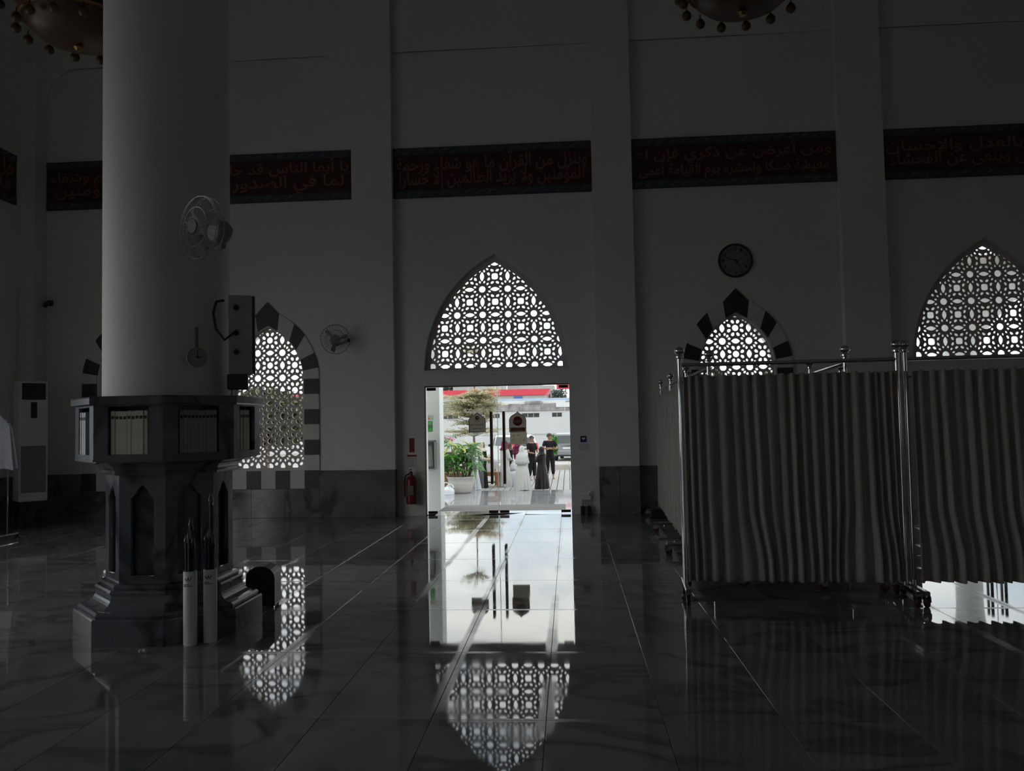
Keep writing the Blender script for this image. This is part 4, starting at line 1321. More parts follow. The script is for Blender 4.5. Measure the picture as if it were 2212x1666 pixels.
# ------------------------------------------------------------------ outdoors: porch, plaza, street
GZ = -0.83
struct(MB().box(-2.29, -0.09, BW + WT, 14.97, GZ - 0.1, -0.002, 0.004).build('landing', 'mat'))
TE = 27.75                                            # end of the polished lower terrace
porch = struct(MB().box(-40, 30, BW + WT, TE, GZ - 0.4, GZ - 0.022).build('terrace', 'grout'))
pm = MB().quad_ring(tile_rings(0.5985, 0.5985, 0.022, 0.002), True, True, True).mesh('tile'); pm.materials.append(M['porch'])
pf = MB()
for i in range(-14, 12):
    for j in range(11):
        x, y = i * 1.2 + 0.25, TE - 0.6 - j * 1.2
        if y < BW + WT + 0.6: continue
        if -5.6 < x < 1.0 and y > 21:
            t_ = link('tile', pm, porch, (x, y, GZ)); t_.rotation_euler = (R.uniform(-1, 1) * 0.0005, R.uniform(-1, 1) * 0.0005, 0)
        else:
            pf.quad_ring([[(x + px, y + py, GZ + z) for px, py, z in rg] for rg in tile_rings(0.5985, 0.5985, 0.022, 0.002)], True, False, True)
pf.build('tile_field', 'porch', porch)['kind'] = 'stuff'

pier = sempty('trim_7')
MB().box(-3.3, -2.29, 14.3, 14.75, GZ - 0.02, 5.2, 0.012).build('porch_pier', 'pier', pier)
gs = thing('green_sign', 'small green notice with dark band on the white porch pier', 'notice', (-2.465, 14.3, 1.375))
MB().box(-0.05, 0.05, -0.004, 0, 0, 0.19).build('sheet', 'greensign', gs)
MB().box(-0.048, 0.048, -0.006, -0.004, 0.085, 0.112).build('band', 'ink', gs)
b = MB()
for k, (z, a) in enumerate(((0.16, 0.03), (0.145, 0.01), (0.13, 0.02), (0.098, 0.035), (0.03, 0.035))): b.box(-0.04, a, -0.0075, -0.006 if k == 3 else -0.004, z, z + 0.006)
b.build('printed_line', 'paper', gs)
og = thing('orange_notice', 'white notice with orange mark above the green notice on the pier', 'notice', (-2.455, 14.3, 1.60))
MB().box(-0.055, 0.055, -0.003, 0, -0.02, 0.07).build('sheet', 'paper', og)
MB().prism([(-0.045, -0.005), (-0.012, -0.005), (-0.012, 0.008), (-0.03, 0.035), (-0.045, 0.035)], lambda u, v: (u, -0.005, v), lambda u, v: (u, -0.003, v)).build('orange_mark', 'orange', og)
ds = thing('bag_dispenser', 'clear rounded bag dispenser fixed on the white porch pier', 'dispenser', (-2.445, 14.3, 0.72))
MB().quad_ring([[(0.075 * math.cos(2 * PI * k / 20) * s_, -0.06 + 0.055 * math.sin(2 * PI * k / 20) * s_, z) for k in range(20)] for s_, z in ((0.5, 0.0), (0.9, 0.02), (1, 0.06), (1, 0.48))], True, True, False).build('clear_case', 'clear', ds, True)
MB().box(-0.08, -0.065, -0.12, 0, -0.01, 0.50).box(0.065, 0.08, -0.12, 0, -0.01, 0.50).box(-0.08, 0.08, -0.125, 0, 0.485, 0.505).build('frame', 'greyp', ds)
MB().box(-0.062, -0.045, -0.122, -0.112, 0.32, 0.46).build('green_tag', 'greensign', ds)
bag = MB()
def bagf(s, v):
    a = 2 * PI * s
    f = 1 + 0.10 * math.sin(7 * a + 3 * v) + 0.06 * math.sin(13 * a)
    return (0.055 * math.cos(a) * f * (1 - 0.3 * v), -0.06 + 0.04 * math.sin(a) * f, 0.05 + 0.36 * v)
bag.grid(bagf, 32, 8); bag.build('bags', 'bag', ds, True)

# pier and slab seen through the right-hand arch
pr2 = sempty('trim_8')
cp = MB().lathe([(0.24, GZ - 0.02), (0.24, 2.25), (0.26, 2.5), (0.36, 2.85), (0.58, 3.25), (0.95, 3.65), (1.3, 3.9)], 24, (7.75, 16.6, 0)); cp.build('porch_column', 'pier', pr2, True)
MB().box(5.55, 13, 13.62, 17.9, 3.9, 4.1).build('porch_roof', 'pier', pr2)

# paved plaza of long planks
pz = struct(MB().box(-60, 40, TE, 62, GZ - 0.4, GZ - 0.10).build('plaza', 'ground'))
km = MB().quad_ring([[(-a + i, -7.4 + i, z), (a - i, -7.4 + i, z), (a - i, 7.4 - i, z), (-a + i, 7.4 - i, z)] for a, i, z in ((0.104, 0, -0.1), (0.104, 0, -0.008), (0.104, 0.006, 0))], True, True, True).mesh('plank')
km.materials.append(M['deck'])
for k in range(44):
    link('plank', km, pz, (-8.4 + 0.23 * k, TE + 7.41, GZ))
MB().box(-60, -8.55, TE, 42.5, GZ - 0.12, GZ - 0.004).build('side_paving', 'ground', pz)
MB().box(1.65, 40, TE, 42.5, GZ - 0.12, GZ - 0.004).build('side_paving', 'ground', pz)
cu_ = sempty('trim_9')
xx = -12.0
for k in range(16):
    MB().box(xx, xx + 1.18, 39.0, 41.5, GZ - 0.12, -0.57, 0.03).build('curb_stone', 'curb', cu_); xx += 1.2
struct(MB().box(-60, 40, 62, 140, -1.3, -0.93).build('far_ground', 'ground'))
struct(MB().box(-90, 90, -80, NW - 0.5, -1.0, -0.6).build('near_ground', 'ground'))
struct(MB().box(-90, LW - 0.4, NW - 0.5, BW, -1.0, -0.25).build('left_ground', 'ground'))
struct(MB().box(RW + 0.4, 90, NW - 0.5, BW, -1.0, -0.6).build('right_ground', 'ground'))

# white walled yard building with high windows
yb = thing('yard_building', 'long low white building with weathered parapet and small high windows', 'building', (0, 60, -0.93))
wh_ = []
for x0, x1 in ((-6.2, -5.1), (-3.45, -2.15), (-1.22, -0.48), (-9.4, -8.2), (1.5, 2.3)):
    wh_.append([(x0, 2.72), (x1, 2.72), (x1, 3.05), (x0, 3.05)])
sheet('wall', [(-30, 0), (14, 0), (14, 3.2), (-30, 3.2)], wh_, 0.3, 'plaster', yb, lambda u, v, w: (u, 0.15 + w, v))
MB().box(-30, 14, 0.3, 0.4, 0, 3.2).build('inner_wall', 'winglass', yb)
MB().box(-30, 14, -0.03, 0.0, 1.45, 1.52).build('string_course', 'greyfascia', yb)
MB().box(-30, 14, -0.01, 0.0, 0.0, 0.35).build('plinth', 'greyfascia', yb)
for x0, x1 in ((-6.2, -5.1), (-3.45, -2.15), (-1.22, -0.48), (-9.4, -8.2), (1.5, 2.3)):
    fr_ = MB(); n = 3 if x1 - x0 > 1 else 2
    for k in range(n + 1):
        xx = x0 + (x1 - x0) * k / n; fr_.box(xx - 0.02, xx + 0.02, 0.05, 0.12, 2.72, 3.05)
    fr_.box(x0, x1, 0.05, 0.12, 2.70, 2.74).box(x0, x1, 0.05, 0.12, 3.03, 3.07)
    fo = fr_.build('window', 'greyfascia', yb)
    MB().box(x0, x1, 0.13, 0.15, 2.72, 3.05).build('pane', 'winglass', fo)
pa = MB()
xx = -30.0
while xx < 14:
    ww = R.uniform(0.5, 1.1); pa.box(xx, xx + ww - 0.01, -0.08, 0.35, 3.2, 3.2 + R.uniform(0.50, 0.60), 0.02); xx += ww
pa.box(-3.2, -1.9, -0.12, 0.4, 3.7, 3.95, 0.05)
pa.build('parapet', 'oldstone', yb)
MB().box(-30, -0.2, 0.4, 3.0, 3.68, 3.98).build('roof_sheet', 'carwhite', yb)
MB().box(-0.9, 0.3, -0.16, -0.08, 3.45, 3.80).build('white_board', 'carwhite', yb)
MB().box(-30, 14, 4.0, 9.0, 3.95, 4.25).build('blue_roof_strip', 'paleblue', yb)

# station canopy with red fascia
sc_ = thing('station_canopy', 'long canopy with red fascia over grey soffit behind the white building', 'canopy', (0, 80, -0.93))
MB().prism([(-60, 5.10), (-2.25, 5.02), (-1.75, 5.62), (-60, 5.78)], lambda u, v: (u, -0.1, v), lambda u, v: (u, 8, v)).build('red_fascia', 'redroof', sc_)
MB().prism([(-60, 4.70), (-2.5, 4.62), (-2.25, 5.01), (-60, 5.09)], lambda u, v: (u, 0.05, v), lambda u, v: (u, 8, v)).build('grey_fascia', 'greyfascia', sc_)
MB().box(-5.35, -4.5, 0.0, 0.05, 4.72, 4.94).build('blue_panel', 'bluew', sc_)
for x in (-58, -44, -30, -16, -6.4, -3.3): MB().box(x - 0.2, x + 0.2, 2, 2.4, 0, 4.65).build('post', 'greyfascia', sc_)
MB().box(-7.6, -6.0, 0.3, 0.6, 4.25, 4.62).build('red_sign_board', 'redroof', sc_)
MB().box(-5.8, -3.6, 1.5, 1.6, 4.2, 4.5).build('white_sign_board', 'carwhite', sc_)
rs = thing('red_box_sign', 'red box sign on a post at the top right of the doorway view', 'sign', (-1.05, 75, -0.93))
MB().box(0, 1.5, 0, 0.4, 5.35, 5.85, 0.03).build('box', 'redroof', rs)
MB().tube([(0.85, 0.2, 0), (0.85, 0.2, 5.4)], 0.06, 8).build('post', 'greyfascia', rs)
ym = thing('yellow_post', 'slim yellow post below the red box sign', 'post', (-0.62, 70, -0.93))
MB().box(-0.06, 0.06, -0.06, 0.06, 0, 4.3, 0.01).build('shaft', 'lime', ym)
MB().box(-0.12, 0.12, -0.12, 0.12, 0, 0.2, 0.02).build('foot', 'greyfascia', ym)
gb = thing('grey_block', 'grey slab building rising behind the red canopy', 'building', (-9.2, 110, -0.93))
MB().box(-6.5, 0.4, 0, 6, 0, 8.6).build('wall', 'greybld', gb)
for k in range(6): MB().box(-6.2 + k * 1.08, -5.5 + k * 1.08, -0.05, 0.1, 7.5, 8.2).build('window', 'greyfascia', gb)
nb2 = thing('old_building', 'grey building with tall narrow windows at the canopy end', 'building', (-4.2, 95, -0.93))
MB().box(-1.4, 2.6, 0, 6, 0, 6.6).build('wall', 'greybld', nb2)
for k in range(6): MB().box(-1.1 + k * 0.6, -0.85 + k * 0.6, -0.04, 0.06, 3.9, 5.7).build('window', 'winglass', nb2)
hb_ = thing('tiled_house', 'distant house with brown tiled roof and chimney above the canopy', 'house', (-7.0, 120, -0.93))
MB().box(-2, 3.0, 0, 6, 0, 8.0).build('wall', 'greybld', hb_)
MB().prism([(-2.3, 8.0), (3.3, 8.0), (2.4, 8.75), (-1.2, 8.75)], lambda u, v: (u, -0.3, v), lambda u, v: (u, 6.3, v)).build('roof', 'tiles', hb_)
MB().box(2.6, 3.6, 1, 2, 8.0, 9.3).build('chimney', 'tiles', hb_)
pl_ = thing('power_pole', 'thin power pole with crossed wires above the rooftops', 'pole', (-3.2, 90, -0.93))
MB().tube([(0, 0, 0), (0, 0, 8.5)], 0.06, 6).build('post', 'greyfascia', pl_)
MB().box(-0.9, 0.9, -0.05, 0.05, 7.0, 7.1).build('cross_arm', 'greyfascia', pl_)
wi = MB()
for k, (z0, z1) in enumerate(((7.1, 6.5), (7.0, 6.2), (6.8, 7.4))):
    wi.tube([(-6, 0.1 * k, z0 - 0.4), (-3, 0.1 * k, z0 - 0.25), (0, 0.1 * k, z0), (3, 0.1 * k, z1 + 0.1), (6, 0.1 * k, z1)], 0.018, 5)
wi.build('wire', 'wire', pl_)
fp_ = thing('lamp_pole', 'thin white pole standing before the red canopy', 'pole', (-8.9, 72, -0.93))
MB().tube([(0, 0, 0), (0, 0, 6.0)], 0.05, 6).build('shaft', 'greyfascia', fp_)
MB().box(-0.3, 0.3, -0.06, 0.06, 5.9, 6.0, 0.02).build('lamp_head', 'greyfascia', fp_)


# ------------------------------------------------------------------ plants
def leaf_cloud(mb, c, rx, ry, rz_, n, size, rn, flat=0.35):
    for _ in range(n):
        while True:
            p = Vector((rn.uniform(-1, 1), rn.uniform(-1, 1), rn.uniform(-1, 1)))
            if p.length <= 1: break
        p = Vector((c[0] + p.x * rx, c[1] + p.y * ry, c[2] + p.z * rz_))
        a = rn.uniform(0, 2 * PI); s_ = size * rn.uniform(0.6, 1.3)
        u = Vector((math.cos(a), math.sin(a), rn.uniform(-flat, flat))) * s_
        v = Vector((-math.sin(a), math.cos(a), rn.uniform(-flat * 2, flat * 2))) * s_ * 0.45
        b = len(mb.v)
        mb.v += [tuple(p - u), tuple(p + v), tuple(p + u), tuple(p - v)]
        mb.f.append((b, b + 1, b + 2, b + 3))


def layered_tree(x, y, label):
    rn = random.Random(5)
    t = thing('layered_tree', label, 'tree', (x, y, GZ))
    MB().tube([(0, 0, 0), (0.02, 0, 1.0), (-0.02, 0.02, 2.0), (0.03, 0, 3.0), (0.05, 0, 4.2), (0.02, 0, 5.35)], [0.055, 0.048, 0.04, 0.03, 0.022, 0.012], 8).build('trunk', 'bark', t, True)
    br = MB(); fo = MB(); tp = MB()
    for z, x0, x1, th, dn in ((1.98, -1.30, 1.15, 0.09, 30), (2.36, -1.0, 0.7, 0.10, 16), (2.66, -1.5, 0.85, 0.15, 40), (2.86, -1.25, 0.95, 0.17, 44), (3.05, -1.5, 0.95, 0.17, 44), (3.24, -1.35, 0.7, 0.13, 38), (3.40, -0.35, 1.0, 0.10, 30)):
        for k in range(15):
            a = 2 * PI * k / 15 + rn.uniform(-0.2, 0.2)
            ln = 1.15 * (x1 if math.cos(a) > 0 else -x0) * (abs(math.cos(a)) * 0.5 + 0.5) * rn.uniform(0.6, 1.0)
            e = Vector((ln * math.cos(a), ln * math.sin(a) * 0.9, z + rn.uniform(-0.08, 0.22)))
            br.tube([(0, 0, z - 0.16), tuple(e * 0.5 + Vector((0, 0, (z - 0.03) * 0.5))), tuple(e)], [0.016, 0.011, 0.004], 5, False)
            for q in range(8):
                f = 0.12 + 0.88 * q / 7 + rn.uniform(-0.04, 0.04)
                c = (e.x * f + rn.uniform(-0.05, 0.05), e.y * f, z + (e.z - z) * f + rn.uniform(-0.05, 0.05))
                leaf_cloud(fo, c, 0.16 + 0.06 * f, 0.18, th * rn.uniform(0.35, 0.7), dn, 0.042, rn, 0.35)
    for k in range(16):
        a = 2 * PI * k / 16 + rn.uniform(-0.2, 0.2); ln = rn.uniform(0.25, 0.62)
        e = Vector((ln * math.cos(a), ln * math.sin(a), 5.12 + rn.uniform(-0.12, 0.22)))
        br.tube([(0.03, 0, 4.9), tuple(e)], [0.012, 0.004], 5, False)
        for q in range(4):
            f = 0.4 + 0.2 * q
            leaf_cloud(fo, (e.x * f, e.y * f, 4.95 + (e.z - 4.95) * f), 0.10, 0.10, 0.04, 14, 0.042, rn, 0.35)
    for k in range(30):
        leaf_cloud(tp, (rn.uniform(-0.1, 1.0), rn.uniform(-0.4, 0.4), 3.50 + rn.uniform(-0.06, 0.14) - 0.1 * abs(k - 15) / 15), 0.12, 0.12, 0.06, 26, 0.04, rn)
    br.build('branches', 'bark', t)
    tag(fo.build('foliage', 'olive', t), kind='stuff')
    tag(tp.build('young_foliage', 'peach', t), label='peach coloured young leaves at the top', kind='stuff')


layered_tree(-3.55, 30.3, 'pale layered tree with flat spreading tiers left of the doorway')

pt = thing('potted_palm', 'leafy green palm in a wide white pot at the terrace edge', 'potted plant', (-3.657, 27.19, GZ))
pt.scale = (1.543, 1.543, 1.543)
MB().lathe([(0.20, 0), (0.225, 0.02), (0.26, 0.12), (0.285, 0.24), (0.29, 0.30), (0.315, 0.325), (0.318, 0.352), (0.30, 0.356), (0.285, 0.34), (0.27, 0.30)], 28).build('pot', 'pot', pt, True)
MB().lathe([(0.275, 0.30), (0.27, 0.318), (0.02, 0.33)], 20).build('soil', 'soil', pt)
rn = random.Random(12)
lf = MB()
for q, (wd, dz) in enumerate(((0.004, 0), (0.017, 0.008), (0.021, 0.0), (0.013, -0.02), (0.001, -0.05))):
    pass
pts_l = [(0.0, 0.004, 0.0), (0.07, 0.018, 0.012), (0.15, 0.021, 0.008), (0.22, 0.013, -0.015), (0.28, 0.001, -0.05)]
lf.quad_ring([[(x, -w_, z + 0.006), (x, 0, z), (x, w_, z + 0.006)] for x, w_, z in pts_l], False)
leaf_m = {}
for k in ('green', 'lime'):
    leaf_m[k] = lf.mesh('leaf', True); leaf_m[k].materials.append(M[k])
stems = MB()
nl = 0
for k in range(29):
    a = 2 * PI * k / 29 * 2.4; rad = 0.05 + 0.20 * rn.random()
    bx_, by_ = rad * math.cos(a), rad * math.sin(a)
    hx, hy = bx_ * (1.6 + 0.5 * rn.random()), by_ * 1.5
    hz = (0.56, 0.64, 0.70, 0.76, 0.82, 0.88, 0.95, 1.02, 1.08)[(k * 4) % 9] * (1 - 0.12 * abs(hx) / 0.4)
    stems.tube([(bx_, by_, 0.31), ((bx_ + hx) / 2, (by_ + hy) / 2, (0.31 + hz) / 2), (hx, hy, hz)], [0.010, 0.008, 0.006], 6)
    nn = rn.choice((9, 10, 11))
    lime = hz > 0.92 and rn.random() < 0.6
    for q in range(nn):
        th = 2 * PI * q / nn + rn.uniform(-0.2, 0.2)
        o = link('leaf', leaf_m['lime' if lime and q % 2 else 'green'], pt, (hx, hy, hz + rn.uniform(-0.03, 0.02)))
        o.rotation_euler = (rn.uniform(-0.4, 0.4), rn.uniform(-0.45, 0.65), th)
        s_ = rn.uniform(0.85, 1.25); o.scale = (s_, s_ * 1.4, s_)
        nl += 1
stems.build('stems', 'bark', pt, True)

bg_ = thing('plastic_bag', 'big white plastic bag slumped on the terrace before the pot', 'bag', (-4.01, 26.55, GZ))
bg_.scale = (1.543, 1.543, 1.543)
def bagf2(s, v):
    a = 2 * PI * s
    f = 1 + 0.09 * math.sin(5 * a + 2) + 0.05 * math.sin(11 * a)
    r_ = (0.125 if v < 0.6 else 0.125 - 0.09 * (v - 0.6) / 0.4) * f
    return (r_ * math.cos(a) * 1.02, r_ * 0.7 * math.sin(a), 0.002 + 0.165 * v + 0.02 * math.sin(3 * a) * v)
MB().grid(bagf2, 30, 9).build('sack', 'bag', bg_, True)
for sx, h in ((-0.035, 0.255), (0.05, 0.22)):
    MB().tube([(sx - 0.07, 0, 0.15), (sx - 0.055, 0.01, h - 0.02), (sx, 0.015, h), (sx + 0.055, 0.01, h - 0.03), (sx + 0.07, 0, 0.14)], [0.016, 0.013, 0.012, 0.013, 0.016], 6).build('handle', 'bag', bg_, True)

bo = thing('bougainvillea', 'pink flowering bougainvillea shrub left beside the porch pier', 'shrub', (-4.88, 28.45, GZ))
rn = random.Random(4)
MB().tube([(0, 0, 0), (0.05, 0, 0.6), (-0.05, 0, 1.2)], [0.04, 0.03, 0.02], 6).build('stem', 'bark', bo)
f1 = MB(); f2 = MB()
for k in range(44):
    c = (rn.uniform(-0.7, 0.95), rn.uniform(-0.4, 0.4), rn.uniform(0.95, 1.95))
    if c[0] > 0.3 and c[2] < 1.35: continue
    leaf_cloud(f1 if k % 3 else f2, c, 0.13, 0.13, 0.11, 22, 0.04, rn, 0.8)
tag(f1.build('blossom', 'pink', bo), kind='stuff'); tag(f2.build('foliage', 'green', bo), kind='stuff')
fn = thing('dark_fence', 'dark slatted fence beside the bougainvillea', 'fence', (-5.0, 30.3, GZ))
for k in range(9):
    MB().box(k * 0.075, k * 0.075 + 0.065, -0.02, 0.02, 0.02, 1.25).build('slat', 'darkwood', fn)
MB().box(-0.02, 0.70, 0.02, 0.05, 0.3, 0.36).box(-0.02, 0.70, 0.02, 0.05, 0.95, 1.01).build('rail', 'darkwood', fn)


def bushy(name, label, x, y, gz, h, rx, rz_, mat, seed, n=60, leaf=0.10, trunk=0.05, cat='tree', group=None):
    rn = random.Random(seed)
    t = thing(name, label, cat, (x, y, gz), 0, group)
    MB().tube([(0, 0, 0), (0.05, 0, h * 0.5), (0, 0.03, h * 0.85)], [trunk, trunk * 0.8, trunk * 0.4], 8).build('trunk', 'bark', t)
    m_ = MB()
    for k in range(n):
        while True:
            p = Vector((rn.uniform(-1, 1), rn.uniform(-1, 1), rn.uniform(-1, 1)))
            if 0.3 < p.length <= 1: break
        leaf_cloud(m_, (p.x * rx * 0.85, p.y * rx * 0.6, h - rz_ + p.z * rz_ * 0.85), rx * 0.25, rx * 0.22, rz_ * 0.25, 30, leaf, rn, 0.9)
    tag(m_.build('foliage', mat, t), kind='stuff')
    return t


bushy('small_tree', 'small green tree between the man in black and the grey car', -0.86, 44.0, -0.93, 1.75, 0.34, 0.62, 'green', 31, 40, 0.05, 0.03)
bushy('leafy_tree', 'sparse grey-green tree top against the sky beside the red sign', -0.80, 71.5, -0.93, 5.4, 0.82, 0.86, 'dkleaf', 32, 42, 0.09, 0.05)
bushy('distant_tree', 'dark tree crown far behind the red canopy on the left', -17.2, 118, -0.93, 9.6, 1.8, 1.6, 'dkleaf', 33, 40, 0.25, 0.2)
for k, (x, y, h) in enumerate(((-9.0, 23.6, 3.5), (-11.6, 26.6, 3.75), (-14.2, 24.6, 3.55), (-16.8, 25.4, 3.7))):
    bushy('garden_tree', ('dark green garden tree behind the left windows, nearest to the doorway', 'dark green garden tree second from the doorway', 'dark green garden tree third from the doorway', 'dark green garden tree furthest left behind the windows')[k], x, y, GZ, h, 1.42, 0.92, 'hedge', 50 + k, 210, 0.14, 0.08, 'tree', 'garden trees behind the left windows')
for k, (x, y) in enumerate(((3.2, 19.6), (5.3, 20.6))):
    bushy('garden_shrub', ('dense dark shrub behind the right arched window', 'second dense shrub behind the right arched window, further right')[k], x, y, GZ, 3.5, 1.15, 1.6, 'hedge', 60 + k, 220, 0.13, 0.06, 'shrub', 'shrubs behind the right window')

# ------------------------------------------------------------------ bench and draped chair
be = thing('wooden_bench', 'brown wooden bench standing behind the potted palm', 'bench', (-3.55, 29.45, GZ))
for k in range(3):
    MB().box(-1.05, 1.0, -0.24 + 0.165 * k, -0.09 + 0.165 * k, 0.50, 0.545, 0.005).build('seat_board', 'brownwood', be)
for x in (-1.0, 0.95):
    for y in (-0.2, 0.2):
        MB().box(x - 0.04, x + 0.04, y - 0.04, y + 0.04, 0, 0.50).build('leg', 'brownwood', be)
MB().box(-1.0, 0.95, -0.22, -0.18, 0.40, 0.50).build('apron', 'brownwood', be)
MB().box(-1.0, 0.95, -0.02, 0.02, 0.14, 0.19).build('stretcher', 'brownwood', be)
ch = thing('wooden_chair', 'brown wooden chair behind the bench with white cloth over its back', 'chair', (-2.95, 30.1, GZ))
MB().box(-0.22, 0.22, -0.2, 0.2, 0.42, 0.46, 0.008).build('seat', 'brownwood', ch)
for sx in (-1, 1):
    for sy in (-1, 1):
        MB().box(sx * 0.20 - 0.02, sx * 0.20 + 0.02, sy * 0.18 - 0.02, sy * 0.18 + 0.02, 0, 0.95 if sy < 0 else 0.42).build('leg', 'brownwood', ch)
for k in range(3): MB().box(-0.12 + 0.11 * k, -0.09 + 0.11 * k, -0.19, -0.17, 0.46, 0.92).build('back_slat', 'brownwood', ch)
MB().box(-0.22, 0.22, -0.2, -0.16, 0.90, 0.96).build('top_rail', 'brownwood', ch)
dc = MB()
def drape(s, v):
    x = -0.24 + 0.56 * s
    q = v * 2 - 1
    return (x + 0.03 * math.sin(9 * s) * abs(q), -0.18 + (0.045 if q > 0 else -0.05) * min(1, abs(q) * 4) + 0.02 * math.sin(14 * s + 2 * q), 0.975 - 0.42 * abs(q) ** 1.1 * (0.85 + 0.2 * math.sin(4 * s)))
dc.grid(drape, 24, 20)
tag(dc.build('white_cloth', 'robe2', None, True, None, (-2.95, 30.1, GZ)), 'white cloth draped over the back of the wooden chair', 'cloth')


# ------------------------------------------------------------------ people
def skin_eval(nodes, edges, root=0, sub=1):
    """nodes: list of (x,y,z,r or (rx,ry)); one continuous tapered surface"""
    me = bpy.data.meshes.new('skin_tmp')
    me.from_pydata([n[:3] for n in nodes], edges, [])
    o = bpy.data.objects.new('skin_tmp', me); C.objects.link(o)
    o.modifiers.new('skin', 'SKIN')
    sv = me.skin_vertices[0].data
    for i, n in enumerate(nodes):
        r = n[3]
        sv[i].radius = r if isinstance(r, tuple) else (r, r)
        sv[i].use_root = (i == root)
    sb = o.modifiers.new('sub', 'SUBSURF'); sb.levels = sub; sb.render_levels = sub
    dg = bpy.context.evaluated_depsgraph_get()
    out = bpy.data.meshes.new_from_object(o.evaluated_get(dg), depsgraph=dg)
    bpy.data.objects.remove(o); bpy.data.meshes.remove(me)
    out.polygons.foreach_set('use_smooth', [True] * len(out.polygons))
    return out


def add_mesh(name, me, mat, parent):
    me.name = name; me.materials.clear(); me.materials.append(M[mat])
    return link(name, me, parent)


def fingers(mb, wrist, elbow, h):
    """palm with four unequal curled fingers and a thumb beyond the wrist"""
    w_, e_ = Vector(wrist), Vector(elbow)
    d = (w_ - e_).normalized()
    s_ = d.cross(Vector((0, 0, 1)))
    if s_.length < 0.1: s_ = Vector((1, 0, 0))
    s_.normalize(); n_ = s_.cross(d)
    pl = w_ + d * 0.05 * h
    for k, ln in enumerate((0.040, 0.046, 0.043, 0.034)):
        o = pl + s_ * (k - 1.5) * 0.0115 * h
        mb.tube([w_ + s_ * (k - 1.5) * 0.007 * h, o, o + d * ln * 0.5 * h - n_ * 0.006 * h, o + d * ln * 0.8 * h - n_ * 0.018 * h], [0.0085 * h, 0.0065 * h, 0.0055 * h, 0.004 * h], 6)
    o = w_ + d * 0.015 * h + s_ * 0.016 * h
    mb.tube([o, o + d * 0.02 * h + s_ * 0.014 * h, o + d * 0.042 * h + s_ * 0.016 * h], [0.0085 * h, 0.007 * h, 0.0045 * h], 6)


